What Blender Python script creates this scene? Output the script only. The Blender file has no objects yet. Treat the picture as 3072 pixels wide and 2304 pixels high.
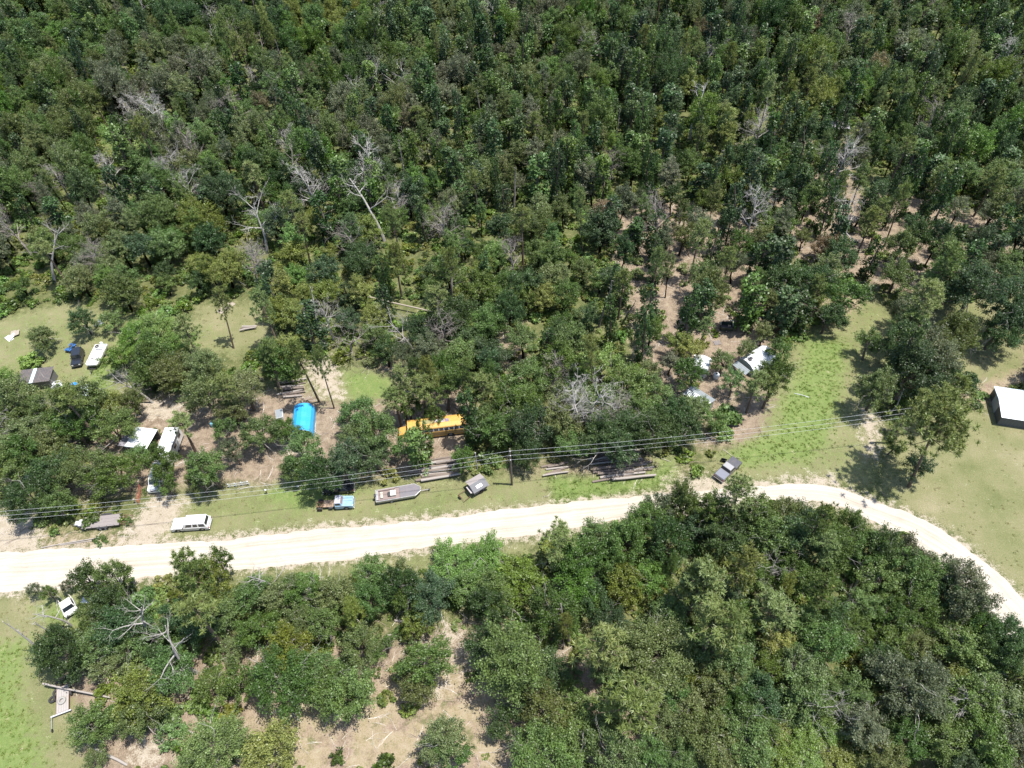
import bpy, bmesh, math, random
import numpy as np
from mathutils import Vector, Matrix

random.seed(11)
rng = np.random.default_rng(7)
scene = bpy.context.scene
COL = scene.collection
R_ = math.radians

# ------------------------------------------------------------------ camera
FPX, CAM_H = 2169.0, 94.0                 # focal length in photo pixels, drone height in metres
_dn = np.array([104.0, -1928.0, -FPX]); _dn /= np.linalg.norm(_dn)
_up = -_dn; _fw = np.array([0, 0, -1.0])
_Y = _fw - _up * (_fw @ _up); _Y /= np.linalg.norm(_Y)
_X = np.cross(_Y, _up)
ROT = np.array([_X, _Y, _up])             # camera axes -> world axes
cam_data = bpy.data.cameras.new('camera')
cam_data.sensor_width = 36.0
cam_data.lens = 36.0 * FPX / 3072.0
cam_data.clip_start, cam_data.clip_end = 1.0, 9000.0
cam = bpy.data.objects.new('camera', cam_data)
COL.objects.link(cam)
_m = Matrix([list(r) for r in ROT]).to_4x4()
_m.translation = (0, 0, CAM_H)
cam.matrix_world = _m
scene.camera = cam

# ------------------------------------------------------------------ light
SUN_EL, SUN_AZ = R_(72.5), R_(-9.0)       # azimuth measured from +X towards +Y: where the sun stands
world = bpy.data.worlds.new('World'); scene.world = world
world.use_nodes = True
nt = world.node_tree; nt.nodes.clear()
out = nt.nodes.new('ShaderNodeOutputWorld'); bg = nt.nodes.new('ShaderNodeBackground')
sky = nt.nodes.new('ShaderNodeTexSky'); sky.sky_type = 'NISHITA'; sky.sun_disc = False
sky.sun_elevation = SUN_EL
sky.sun_rotation = math.pi / 2 - SUN_AZ   # sky rotation runs clockwise from +Y
sky.air_density = 1.0; sky.dust_density = 1.0
bg.inputs['Strength'].default_value = 0.15
nt.links.new(sky.outputs[0], bg.inputs[0]); nt.links.new(bg.outputs[0], out.inputs[0])
sd = bpy.data.lights.new('sun', 'SUN'); sd.energy = 5.0; sd.angle = R_(0.53); sd.color = (1.0, 0.965, 0.90)
sun = bpy.data.objects.new('sun', sd); COL.objects.link(sun)
to_sun = Vector((math.cos(SUN_EL) * math.cos(SUN_AZ), math.cos(SUN_EL) * math.sin(SUN_AZ), math.sin(SUN_EL)))
sun.rotation_euler = to_sun.to_track_quat('Z', 'Y').to_euler()
sun.location = (0, 0, 300)
vs = scene.view_settings
vs.view_transform = 'Standard'; vs.look = 'None'; vs.gamma = 1.0; vs.use_curve_mapping = False
vs.exposure = 1.05
scene.cycles.max_bounces = 6; scene.cycles.diffuse_bounces = 3; scene.cycles.transmission_bounces = 4
scene.cycles.transparent_max_bounces = 6; scene.cycles.glossy_bounces = 2

# ------------------------------------------------------------------ where things stand
K = 3072.0 / 2212.0
def G(dx, dy, z=0.0):
    """world point at height z seen at (dx, dy) of the photograph (2212 wide)"""
    c = np.array([dx * K - 1536, -(dy * K - 1152), -FPX]); r = ROT @ c
    t = (z - CAM_H) / r[2]
    return Vector((r[0] * t, r[1] * t, z))
def PR(w):
    c = ROT.T @ (np.array(w) - np.array([0, 0, CAM_H]))
    return ((1536 + FPX * c[0] / -c[2]) / K, (1152 - FPX * c[1] / -c[2]) / K)
def SC(w):
    """photo pixels (2212 wide) per metre at a world point"""
    c = ROT.T @ (np.array(w) - np.array([0, 0, CAM_H])); return FPX / -c[2] / K

# ------------------------------------------------------------------ bookkeeping
THINGS = []
def tag(o, label=None, cat=None, group=None, kind=None):
    if label: o['label'] = label
    if cat: o['category'] = cat
    if group: o['group'] = group
    if kind: o['kind'] = kind
    if cat: THINGS.append(o)
    return o
def thing(name, label, cat, loc=(0, 0, 0), rz=0.0, group=None):
    o = bpy.data.objects.new(name, None); COL.objects.link(o)
    o.empty_display_size = 0.3
    o.location = loc; o.rotation_euler = (0, 0, rz)
    return tag(o, label, cat, group)
def link(name, mesh, parent=None, mat=None):
    o = bpy.data.objects.new(name, mesh); COL.objects.link(o)
    if parent is not None: o.parent = parent
    if mat is not None and not mesh.materials: mesh.materials.append(mat)
    return o
def copy_tree(o, parent=None):
    c = o.copy(); COL.objects.link(c)
    if parent is not None: c.parent = parent
    for ch in list(o.children): copy_tree(ch, c)
    if parent is None: THINGS.append(c)
    return c

class MB:
    """collects shapes and links them as one mesh"""
    def __init__(s): s.v = []; s.f = []
    def add(s, vs, fs):
        n = len(s.v); s.v += [tuple(v) for v in vs]; s.f += [tuple(i + n for i in f) for f in fs]; return s
    def box(s, x0, x1, y0, y1, z0, z1, M=None):
        vs = [(x, y, z) for z in (z0, z1) for y in (y0, y1) for x in (x0, x1)]
        if M is not None: vs = [M @ Vector(v) for v in vs]
        return s.add(vs, [(0, 2, 3, 1), (4, 5, 7, 6), (0, 1, 5, 4), (2, 6, 7, 3), (0, 4, 6, 2), (1, 3, 7, 5)])
    def frustum(s, b, t, z0, z1):
        (a0, a1, c0, c1), (e0, e1, g0, g1) = b, t
        vs = [(a0, c0, z0), (a1, c0, z0), (a0, c1, z0), (a1, c1, z0), (e0, g0, z1), (e1, g0, z1), (e0, g1, z1), (e1, g1, z1)]
        return s.add(vs, [(0, 2, 3, 1), (4, 5, 7, 6), (0, 1, 5, 4), (2, 6, 7, 3), (0, 4, 6, 2), (1, 3, 7, 5)])
    def prism(s, prof, y0, y1):
        """side profile (x, z) given counter-clockwise seen from -y, extruded from y0 to y1"""
        n = len(prof)
        vs = [(x, y0, z) for x, z in prof] + [(x, y1, z) for x, z in prof]
        fs = [tuple(range(n)), tuple(range(2 * n - 1, n - 1, -1))]
        fs += [(i + n, (i + 1) % n + n, (i + 1) % n, i) for i in range(n)]
        return s.add(vs, fs)
    def panel(s, q, u0, u1, v0, v1, off=0.006, th=0.012):
        """thin plate lying on the quad q (4 corners: 00, 10, 11, 01), a bit proud of it"""
        q = [Vector(p) for p in q]
        def at(u, v): return (q[0] * (1 - u) + q[1] * u) * (1 - v) + (q[3] * (1 - u) + q[2] * u) * v
        n = (q[1] - q[0]).cross(q[3] - q[0]).normalized()
        c = [at(u0, v0), at(u1, v0), at(u1, v1), at(u0, v1)]
        vs = [p + n * (off - th) for p in c] + [p + n * off for p in c]
        return s.add(vs, [(3, 2, 1, 0), (4, 5, 6, 7), (0, 1, 5, 4), (1, 2, 6, 5), (2, 3, 7, 6), (3, 0, 4, 7)])
    def tube(s, pts, rad, n=6, cap=True):
        pts = [Vector(p) for p in pts]
        if not hasattr(rad, '__len__'): rad = [rad] * len(pts)
        vs = []; fs = []; prev = None
        for i, p in enumerate(pts):
            d = (pts[min(i + 1, len(pts) - 1)] - pts[max(i - 1, 0)]).normalized()
            a = d.orthogonal().normalized() if prev is None else (prev - d * prev.dot(d)).normalized()
            prev = a; b = d.cross(a)
            for k in range(n):
                t = 2 * math.pi * k / n
                vs.append(p + (a * math.cos(t) + b * math.sin(t)) * rad[i])
        for i in range(len(pts) - 1):
            for k in range(n):
                k2 = (k + 1) % n
                fs.append((i * n + k, i * n + k2, (i + 1) * n + k2, (i + 1) * n + k))
        if cap:
            fs.append(tuple(range(n - 1, -1, -1))); fs.append(tuple(range((len(pts) - 1) * n, len(pts) * n)))
        return s.add(vs, fs)
    def lathe(s, prof, M, n=16):
        """profile (r, z) turned round the local z axis of M"""
        vs = []; fs = []; m = len(prof)
        for k in range(n):
            t = 2 * math.pi * k / n
            for r, z in prof: vs.append(M @ Vector((r * math.cos(t), r * math.sin(t), z)))
        for k in range(n):
            k2 = (k + 1) % n
            for i in range(m - 1):
                fs.append((k * m + i, k2 * m + i, k2 * m + i + 1, k * m + i + 1))
        return s.add(vs, fs)
    def mesh(s, name, mat=None, smooth=False):
        me = bpy.data.meshes.new(name); me.from_pydata(s.v, [], s.f)
        if mat: me.materials.append(mat)
        if smooth: me.polygons.foreach_set('use_smooth', [True] * len(me.polygons))
        me.update(); return me
    def join(s, other, name, mat, mat2):
        n = len(s.f); s.add(other.v, other.f); me = s.mesh(name, mat); me.materials.append(mat2)
        me.polygons.foreach_set('material_index', [0] * n + [1] * (len(s.f) - n)); return me
    def build(s, name, mat, parent=None, smooth=False, bevel=0.0, label=None):
        o = link(name, s.mesh(name, mat, smooth), parent)
        if bevel:
            b = o.modifiers.new('bevel', 'BEVEL'); b.width = bevel; b.segments = 2; b.limit_method = 'ANGLE'; b.angle_limit = R_(30)
        if label: o['label'] = label
        return o

# ------------------------------------------------------------------ materials
def new_mat(name):
    m = bpy.data.materials.new(name); m.use_nodes = True; t = m.node_tree; t.nodes.clear()
    o = t.nodes.new('ShaderNodeOutputMaterial'); return m, t, o
def N(t, typ, **kw):
    n = t.nodes.new(typ)
    for k, v in kw.items():
        if k in n.inputs: n.inputs[k].default_value = v
        else: setattr(n, k, v)
    return n
def L(t, a, b): t.links.new(a, b)
def math_(t, op, a, b=None, c=None, clamp=False):
    n = t.nodes.new('ShaderNodeMath'); n.operation = op; n.use_clamp = clamp
    for i, x in enumerate((a, b, c)):
        if x is None: continue
        if isinstance(x, (int, float)): n.inputs[i].default_value = x
        else: t.links.new(x, n.inputs[i])
    return n.outputs[0]
def mixc(t, f, a, b, mode='MIX'):
    n = t.nodes.new('ShaderNodeMix'); n.data_type = 'RGBA'; n.blend_type = mode
    for i, x in ((0, f), (6, a), (7, b)):
        if isinstance(x, (int, float)): n.inputs[i].default_value = x
        elif isinstance(x, tuple): n.inputs[i].default_value = (*x, 1)
        else: t.links.new(x, n.inputs[i])
    return n.outputs[2]
def noise(t, scale, detail=3.0, rough=0.55, vec=None, w=None):
    n = t.nodes.new('ShaderNodeTexNoise'); n.inputs['Scale'].default_value = scale
    n.inputs['Detail'].default_value = detail; n.inputs['Roughness'].default_value = rough
    if vec is not None: t.links.new(vec, n.inputs['Vector'])
    return n.outputs['Fac']
def ramp(t, fac, stops):
    n = t.nodes.new('ShaderNodeValToRGB'); e = n.color_ramp.elements
    while len(e) < len(stops): e.new(0.5)
    for i, (p, c) in enumerate(stops): e[i].position = p; e[i].color = (*c, 1)
    t.links.new(fac, n.inputs[0]); return n.outputs[0]

def surf(name, col, rough=0.5, metal=0.0, var=0.18, scale=2.5, dirt=0.0, dirtc=(0.16, 0.12, 0.08), spec=0.5, coat=0.0):
    """painted / metal / wooden surface with uneven tone and some dirt"""
    m, t, o = new_mat(name)
    tc = N(t, 'ShaderNodeTexCoord')
    n1 = noise(t, scale, 4, 0.6, tc.outputs['Object'])
    n2 = noise(t, scale * 6, 3, 0.6, tc.outputs['Object'])
    f = math_(t, 'MULTIPLY_ADD', math_(t, 'ADD', n1, n2), var, 1.0 - var)
    v = N(t, 'ShaderNodeCombineColor'); [L(t, f, v.inputs[i]) for i in range(3)]
    c = mixc(t, 1.0, col, v.outputs[0], 'MULTIPLY')
    if dirt:
        dm = math_(t, 'MULTIPLY', math_(t, 'SUBTRACT', math_(t, 'MULTIPLY', math_(t, 'ADD', n1, n2), 0.5), 0.44), 6.0, clamp=True)
        c = mixc(t, math_(t, 'MULTIPLY', dm, dirt), c, dirtc)
    p = N(t, 'ShaderNodeBsdfPrincipled', Roughness=rough, Metallic=metal)
    p.inputs['Specular IOR Level'].default_value = spec; p.inputs['Coat Weight'].default_value = coat
    L(t, c, p.inputs['Base Color']); L(t, p.outputs[0], o.inputs[0]); return m

def leaf_mat(name, trans=0.38, gloss=0.4, col=None):
    m, t, o = new_mat(name)
    oi = N(t, 'ShaderNodeObjectInfo'); at = N(t, 'ShaderNodeAttribute', attribute_name='tint')
    hsv = N(t, 'ShaderNodeHueSaturation')
    if col is None: L(t, oi.outputs['Color'], hsv.inputs['Color'])
    else: hsv.inputs['Color'].default_value = (*col, 1)
    L(t, math_(t, 'MULTIPLY_ADD', oi.outputs['Random'], 0.035, 0.4825), hsv.inputs['Hue'])
    rv = math_(t, 'FRACT', math_(t, 'MULTIPLY', oi.outputs['Random'], 37.7))
    L(t, math_(t, 'MULTIPLY', math_(t, 'MULTIPLY_ADD', rv, 0.5, 0.75), at.outputs['Fac']), hsv.inputs['Value'])
    L(t, math_(t, 'MULTIPLY_ADD', rv, -0.2, 1.08), hsv.inputs['Saturation'])
    c = hsv.outputs[0]
    p = N(t, 'ShaderNodeBsdfPrincipled', Roughness=0.45); p.inputs['Specular IOR Level'].default_value = gloss
    L(t, c, p.inputs['Base Color'])
    tr = N(t, 'ShaderNodeBsdfTranslucent'); L(t, mixc(t, 1.0, c, (1.0, 1.15, 0.45), 'MULTIPLY'), tr.inputs['Color'])
    mx = N(t, 'ShaderNodeMixShader'); mx.inputs[0].default_value = trans
    L(t, p.outputs[0], mx.inputs[1]); L(t, tr.outputs[0], mx.inputs[2]); L(t, mx.outputs[0], o.inputs[0]); return m

def bark_mat(name):
    m, t, o = new_mat(name)
    oi = N(t, 'ShaderNodeObjectInfo'); tc = N(t, 'ShaderNodeTexCoord')
    n = noise(t, 4.0, 4, 0.65, tc.outputs['Object'])
    f = math_(t, 'MULTIPLY_ADD', n, 1.1, 0.45)
    v = N(t, 'ShaderNodeCombineColor'); [L(t, f, v.inputs[i]) for i in range(3)]
    p = N(t, 'ShaderNodeBsdfPrincipled', Roughness=0.9); p.inputs['Specular IOR Level'].default_value = 0.15
    L(t, mixc(t, 1.0, oi.outputs['Color'], v.outputs[0], 'MULTIPLY'), p.inputs['Base Color'])
    L(t, p.outputs[0], o.inputs[0]); return m
_tones = {}
def leaf_tone(col):
    """leaf material with a fixed tone, for pieces set out by geometry nodes"""
    if col not in _tones: _tones[col] = leaf_mat('leaf_tone_%02d' % len(_tones), col=col)
    return _tones[col]
LEAF = leaf_mat('leaf'); NEEDLE = leaf_mat('pine_needle', 0.25, 0.3); BARK = bark_mat('bark'); DRYWOOD = surf('bleached_limb', (.24, .22, .20), .9, var=.3)

# ------------------------------------------------------------------ ground
def poly(*pts): return np.array([G(x, y)[:2] for x, y in pts])
def sdf(P, poly_):
    """signed distance (negative inside) of points P (n, 2) to a polygon"""
    d = np.full(len(P), 1e9); ins = np.zeros(len(P), bool); n = len(poly_)
    for i in range(n):
        a = poly_[i]; b = poly_[(i + 1) % n]; e = b - a; w = P - a
        h = np.clip((w @ e) / (e @ e + 1e-9), 0, 1)
        d = np.minimum(d, np.hypot(*(w - h[:, None] * e).T))
        c = ((a[1] <= P[:, 1]) & (b[1] > P[:, 1])) | ((b[1] <= P[:, 1]) & (a[1] > P[:, 1]))
        with np.errstate(divide='ignore', invalid='ignore'):
            xx = a[0] + (P[:, 1] - a[1]) / (b[1] - a[1]) * (b[0] - a[0])
        ins ^= c & (P[:, 0] < xx)
    return np.where(ins, -d, d)
def pline(P, pts, half):
    d = np.full(len(P), 1e9)
    for a, b, ha, hb in zip(pts[:-1], pts[1:], half[:-1], half[1:]):
        e = b - a; w = P - a; h = np.clip((w @ e) / (e @ e + 1e-9), 0, 1)
        d = np.minimum(d, np.hypot(*(w - h[:, None] * e).T) - (ha + (hb - ha) * h))
    return d

ROAD_UP = [(-420, 1232), (-160, 1205), (0, 1190), (140, 1183), (233, 1179), (333, 1173), (500, 1161), (737, 1136), (972, 1117), (1182, 1094), (1391, 1069), (1500, 1058), (1620, 1047), (1720, 1044), (1800, 1052), (1880, 1080), (1980, 1116), (2062, 1163), (2131, 1218), (2212, 1300), (2330, 1440), (2480, 1680)]
ROAD_LO = [(-420, 1345), (-160, 1302), (0, 1279), (143, 1267), (233, 1258), (333, 1248), (500, 1231), (737, 1208), (972, 1179), (1182, 1153), (1391, 1117), (1500, 1102), (1620, 1087), (1710, 1081), (1780, 1087), (1850, 1112), (1960, 1166), (2040, 1232), (2112, 1300), (2178, 1385), (2250, 1530), (2360, 1780)]
road_u = np.array([G(*p)[:2] for p in ROAD_UP]); road_l = np.array([G(*p)[:2] for p in ROAD_LO])
road_poly = np.vstack([road_u, road_l[::-1]])

Z_GRASS = [poly((330, 1066), (480, 1052), (640, 1062), (830, 1045), (980, 1040), (1180, 1022), (1185, 1096), (960, 1122), (700, 1142), (470, 1160), (330, 1174)),        # verge north of the road
           poly((0, 690), (70, 668), (150, 655), (300, 690), (470, 690), (500, 745), (420, 790), (300, 800), (240, 905), (60, 850), (-60, 850), (-60, 690)),              # lawn upper left
           poly((1930, 905), (2060, 890), (2330, 880), (2400, 1480), (2212, 1296), (2131, 1212), (2050, 1150), (1940, 1095), (1900, 1050)),                               # field right
           poly((1700, 760), (1890, 640), (1940, 700), (1880, 850), (1900, 960), (1880, 1050), (1720, 1040), (1600, 1045), (1520, 1000), (1640, 940)),                     # track right
           poly((-60, 1290), (80, 1285), (240, 1275), (235, 1340), (120, 1345), (60, 1370), (-60, 1390)),
           poly((-60, 1350), (90, 1360), (150, 1500), (190, 1600), (200, 1760), (-60, 1760)),
           poly((460, 1238), (737, 1212), (1000, 1180), (1150, 1165), (1150, 1190), (900, 1230), (700, 1240), (480, 1250)),
           poly((2010, 660), (2212, 640), (2212, 800), (2100, 830), (2010, 800)),
           poly((640, 830), (770, 790), (860, 830), (800, 880), (700, 870)),
           poly((420, 660), (560, 650), (600, 740), (520, 780), (430, 740))]
Z_BRIGHT = [poly((1178, 1022), (1260, 1030), (1400, 1022), (1420, 988), (1468, 985), (1460, 1048), (1330, 1072), (1198, 1088)),
            poly((1742, 725), (1832, 738), (1822, 830), (1790, 960), (1740, 1000), (1600, 1010), (1560, 985), (1670, 930), (1690, 860), (1725, 800)),
            poly((-60, 1392), (60, 1378), (42, 1500), (90, 1600), (110, 1760), (-60, 1760)),
            poly((200, 780), (240, 780), (250, 880), (170, 860)),
            poly((70, 1310), (230, 1290), (235, 1335), (110, 1345)),
            poly((660, 1010), (800, 1065), (640, 1105), (560, 1075)),
            poly((230, 300), (310, 290), (330, 330), (250, 345)),
            poly((735, 800), (850, 810), (850, 865), (750, 860))]
Z_SAND = [poly((-80, 1100), (70, 1112), (85, 1150), (90, 1195), (-80, 1215)),
          poly((355, 1070), (400, 1085), (370, 1140), (330, 1180), (250, 1186), (300, 1110), (330, 1070)),
          poly((290, 870), (400, 868), (380, 905), (300, 900)),
          poly((1870, 880), (1900, 905), (1895, 960), (1880, 990), (1860, 920)),
          poly((1440, 1040), (1560, 1030), (1650, 1050), (1640, 1100), (1450, 1110)),
          poly((1700, 1035), (1790, 1030), (1830, 1060), (1800, 1095), (1690, 1080)),
          poly((958, 1350), (975, 1355), (990, 1400), (1005, 1430), (970, 1425)),
          poly((925, 1470), (965, 1465), (950, 1500), (915, 1490)),
          poly((300, 1595), (340, 1600), (330, 1650), (290, 1640)),
          poly((845, -6), (885, -6), (890, 12), (850, 10)),
          poly((655, 785), (720, 770), (740, 860), (690, 850)),
          poly((600, 940), (650, 950), (680, 1010), (640, 1010))]
Z_DRY = [poly((560, 1430), (800, 1480), (1000, 1400), (1080, 1480), (1100, 1760), (480, 1760), (520, 1560)),
         poly((60, 1370), (100, 1380), (150, 1480), (120, 1560), (70, 1500)),
         poly((90, 1150), (330, 1165), (300, 1182), (90, 1190)),
         poly((1780, 640), (1880, 640), (1880, 760), (1850, 860), (1880, 980), (1830, 960), (1830, 760)),
         poly((2000, 680), (2212, 660), (2240, 900), (2050, 860)),
         poly((330, 1080), (560, 1070), (560, 1120), (360, 1150)),
         poly((1060, 1045), (1178, 1030), (1190, 1090), (1100, 1100)),
         poly((-80, 1300), (40, 1300), (110, 1390), (60, 1460), (-80, 1400))]
# open pinkish leaf litter
Z_LITTER = [poly((215, 860), (560, 850), (800, 800), (1010, 880), (1010, 1010), (800, 1030), (640, 1050), (480, 1045), (330, 1060), (200, 1070), (80, 1090)),
            poly((-60, 1400), (480, 1400), (800, 1380), (1100, 1340), (1280, 1420), (1420, 1560), (1480, 1760), (-60, 1760)),
            poly((1640, 400), (1960, 420), (2212, 480), (2230, 640), (1960, 640), (1720, 560)),
            poly((1290, 470), (1340, 440), (1480, 430), (1640, 480), (1700, 600), (1690, 730), (1640, 800), (1560, 910), (1470, 900), (1380, 780), (1350, 640)),
            poly((1080, 650), (1120, 640), (1140, 860), (1090, 870)),
            poly((1560, 870), (1660, 840), (1720, 860), (1640, 980), (1500, 960)),
            poly((850, 940), (1000, 930), (1000, 1010), (850, 1010)),
            poly((1860, 545), (1960, 545), (1990, 580), (1900, 610)),
            poly((1720, 300), (1840, 280), (1850, 420), (1760, 440)),
            poly((1100, 1010), (1470, 985), (1480, 1030), (1180, 1030)),
            poly((800, 780), (1000, 790), (1020, 900), (860, 920))]

Z_LOGS = [poly((1255, 985), (1420, 975), (1425, 1036), (1260, 1040)), poly((870, 985), (1015, 980), (1015, 1040), (870, 1042)), poly((1160, 1000), (1245, 995), (1245, 1030), (1160, 1034))]
# fine grid where the picture looks, coarse out to the horizon, one sheet
def axis(lo, hi, step, far):
    a = list(np.arange(lo, hi + step * .5, step)); s = step
    while a[-1] < far: s *= 1.35; a.append(a[-1] + s)
    s = step
    while a[0] > -far: s *= 1.35; a.insert(0, a[0] - s)
    return np.array(a)
ax, ay = axis(-190, 185, 0.9, 5000), axis(8, 300, 0.9, 5000)
XX, YY = np.meshgrid(ax, ay); GP = np.stack([XX.ravel(), YY.ravel()], 1)
def mask(zs, w, P=None):
    P = GP if P is None else P
    m = np.zeros(len(P))
    for z in zs: m = np.maximum(m, np.clip(0.5 - sdf(P, z) / w, 0, 1))
    return m
near = (GP[:, 0] > -200) & (GP[:, 0] < 200) & (GP[:, 1] > 0) & (GP[:, 1] < 310)
def full(zs, w):
    m = np.zeros(len(GP)); m[near] = mask(zs, w, GP[near]); return m
A = {'grass': full(Z_GRASS, 5.0), 'bright': full(Z_BRIGHT, 4.0), 'sand': full(Z_SAND, 5.0), 'dry': full(Z_DRY, 6.0), 'litter': full(Z_LITTER, 6.0)}
A['bright'] = np.maximum(A['bright'], .30 * full([Z_GRASS[0], Z_GRASS[1], Z_GRASS[3], Z_GRASS[6]], 5.0) + .10 * 0)
A['sand'] = np.maximum(A['sand'], np.clip(0.62 - np.where(near, sdf(GP, road_poly), 99) / 3.2, 0, 1))
nx, ny = len(ax), len(ay)
gm = bpy.data.meshes.new('ground')
idx = np.arange(nx * ny).reshape(ny, nx)
quads = np.stack([idx[:-1, :-1], idx[:-1, 1:], idx[1:, 1:], idx[1:, :-1]], -1).reshape(-1, 4)
def fast_mesh(me, V, F):
    """numpy verts and equal-sized faces into a mesh"""
    me.vertices.add(len(V)); me.vertices.foreach_set('co', np.ascontiguousarray(V, np.float32).ravel())
    k = F.shape[1]
    me.loops.add(F.size); me.loops.foreach_set('vertex_index', np.ascontiguousarray(F, np.int32).ravel())
    me.polygons.add(len(F)); me.polygons.foreach_set('loop_start', np.arange(0, F.size, k, dtype=np.int32))
    me.polygons.foreach_set('loop_total', np.full(len(F), k, np.int32))
    me.update(calc_edges=True)
fast_mesh(gm, np.column_stack([GP, np.zeros(len(GP))]), quads)
for k_, v_ in A.items():
    a_ = gm.attributes.new(k_, 'FLOAT', 'POINT'); a_.data.foreach_set('value', v_.astype(np.float32))

def ground_mat():
    m, t, o = new_mat('ground')
    geo = N(t, 'ShaderNodeNewGeometry'); P = geo.outputs['Position']
    nb = noise(t, 0.12, 4, 0.6, P); nm = noise(t, 0.9, 4, 0.65, P); nf = noise(t, 5.0, 4, 0.7, P); nff = noise(t, 17.0, 2, 0.7, P)
    def msk(attr, k, amp, src=nm, src2=nf, bias=0.0):
        a = N(t, 'ShaderNodeAttribute', attribute_name=attr).outputs['Fac']
        s = math_(t, 'MULTIPLY_ADD', math_(t, 'SUBTRACT', src, 0.5), amp, math_(t, 'SUBTRACT', a, 0.5 - bias))
        s = math_(t, 'MULTIPLY_ADD', math_(t, 'SUBTRACT', src2, 0.5), amp * 0.8, s)
        return math_(t, 'MULTIPLY_ADD', s, k, 0.5, clamp=True)
    mid = math_(t, 'ADD', math_(t, 'MULTIPLY', nm, 0.5), math_(t, 'MULTIPLY', nf, 0.5))
    lit = ramp(t, mid, [(0.32, (0.060, 0.046, 0.032)), (0.44, (0.150, 0.112, 0.082)), (0.56, (0.225, 0.172, 0.130)), (0.72, (0.30, 0.245, 0.195))])
    under = ramp(t, mid, [(0.30, (0.035, 0.045, 0.016)), (0.48, (0.075, 0.085, 0.032)), (0.60, (0.125, 0.12, 0.055)), (0.72, (0.185, 0.155, 0.095))])
    nq = noise(t, 0.28, 4, 0.65, P)
    c = mixc(t, math_(t, 'MULTIPLY', msk('litter', 2.0, 1.2), 0.9), under, lit)
    dry = ramp(t, mid, [(0.30, (0.125, 0.105, 0.056)), (0.46, (0.205, 0.168, 0.102)), (0.58, (0.25, 0.20, 0.142)), (0.75, (0.32, 0.275, 0.205))])
    dry = mixc(t, math_(t, 'MULTIPLY_ADD', math_(t, 'SUBTRACT', nq, 0.54), 7.0, 0.5, clamp=True), dry, lit)
    dry = mixc(t, math_(t, 'MULTIPLY', math_(t, 'MULTIPLY_ADD', math_(t, 'SUBTRACT', noise(t, 0.5, 4, 0.7, P), 0.60), 9.0, 0.5, clamp=True), 0.75), dry, under)
    c = mixc(t, msk('dry', 2.2, 1.4), c, dry)
    gr = ramp(t, math_(t, 'ADD', math_(t, 'MULTIPLY', nb, 0.4), math_(t, 'ADD', math_(t, 'MULTIPLY', nf, 0.35), math_(t, 'MULTIPLY', nq, 0.25))),
              [(0.34, (0.080, 0.090, 0.034)), (0.46, (0.122, 0.126, 0.056)), (0.56, (0.160, 0.148, 0.080)), (0.66, (0.22, 0.190, 0.120))])
    c = mixc(t, msk('grass', 2.4, 1.3), c, gr)
    br = ramp(t, mid, [(0.30, (0.062, 0.100, 0.024)), (0.50, (0.104, 0.150, 0.040)), (0.62, (0.155, 0.172, 0.066)), (0.75, (0.22, 0.19, 0.115))])
    c = mixc(t, math_(t, 'MULTIPLY', msk('bright', 1.6, 1.9), 0.85), c, br)
    sa = ramp(t, mid, [(0.30, (0.185, 0.15, 0.105)), (0.50, (0.265, 0.225, 0.172)), (0.70, (0.32, 0.285, 0.235))])
    c = mixc(t, msk('sand', 3.0, 1.9), c, sa)
    # small twigs, cones and tufts
    f = math_(t, 'MULTIPLY_ADD', nff, 0.9, 0.55)
    v = N(t, 'ShaderNodeCombineColor'); [L(t, f, v.inputs[i]) for i in range(3)]
    c = mixc(t, 1.0, c, v.outputs[0], 'MULTIPLY')
    p = N(t, 'ShaderNodeBsdfPrincipled', Roughness=0.95); p.inputs['Specular IOR Level'].default_value = 0.1
    b = N(t, 'ShaderNodeBump', Strength=0.7, Distance=0.12); L(t, math_(t, 'ADD', nf, math_(t, 'MULTIPLY', nff, 0.5)), b.inputs['Height'])
    L(t, b.outputs[0], p.inputs['Normal']); L(t, c, p.inputs['Base Color']); L(t, p.outputs[0], o.inputs[0]); return m
gm.materials.append(ground_mat())
tag(link('ground', gm), 'flat sandy ground under grass and leaf litter', kind='structure')

# ------------------------------------------------------------------ the dirt road: its own sheet with ragged edges
def resample(p, n):
    d = np.r_[0, np.cumsum(np.hypot(*np.diff(p, axis=0).T))]; s = np.linspace(0, d[-1], n)
    # smooth the corners a little
    q = np.stack([np.interp(s, d, p[:, i]) for i in (0, 1)], 1)
    for _ in range(12): q[1:-1] = (q[:-2] + 2 * q[1:-1] + q[2:]) / 4
    return q
NR = 520
ru, rl = resample(road_u, NR), resample(road_l, NR)
def wob(n, s): 
    a = np.zeros(n)
    for w, am in ((40, .5), (13, .35), (5, .25), (2, .2)): a += am * np.interp(np.arange(n), np.arange(0, n + w, w), rng.normal(0, 1, len(np.arange(0, n + w, w))))
    return a * s
wu, wl = wob(NR, .45), wob(NR, .45)
rows = []; uv = []
dist = np.r_[0, np.cumsum(np.hypot(*np.diff((ru + rl) / 2, axis=0).T))]
VS = [0, .12, .3, .5, .7, .88, 1]
for k in range(NR):
    e = rl[k] - ru[k]; w = np.hypot(*e); e /= w
    for v in VS:
        off = -wu[k] * (1 - v) ** 3 + wl[k] * v ** 3
        p = ru[k] + e * (w * v + off); rows.append((p[0], p[1], 0.004 + 0.0)); uv.append((dist[k], v * w))
m_ = len(VS); ii = np.arange(NR * m_).reshape(NR, m_)
rq = np.stack([ii[:-1, :-1], ii[:-1, 1:], ii[1:, 1:], ii[1:, :-1]], -1).reshape(-1, 4)
rm = bpy.data.meshes.new('dirt_road'); fast_mesh(rm, np.array(rows), rq[:, ::-1] if False else rq)
ul = rm.uv_layers.new(name='along'); uva = np.array(uv, np.float32)
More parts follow.
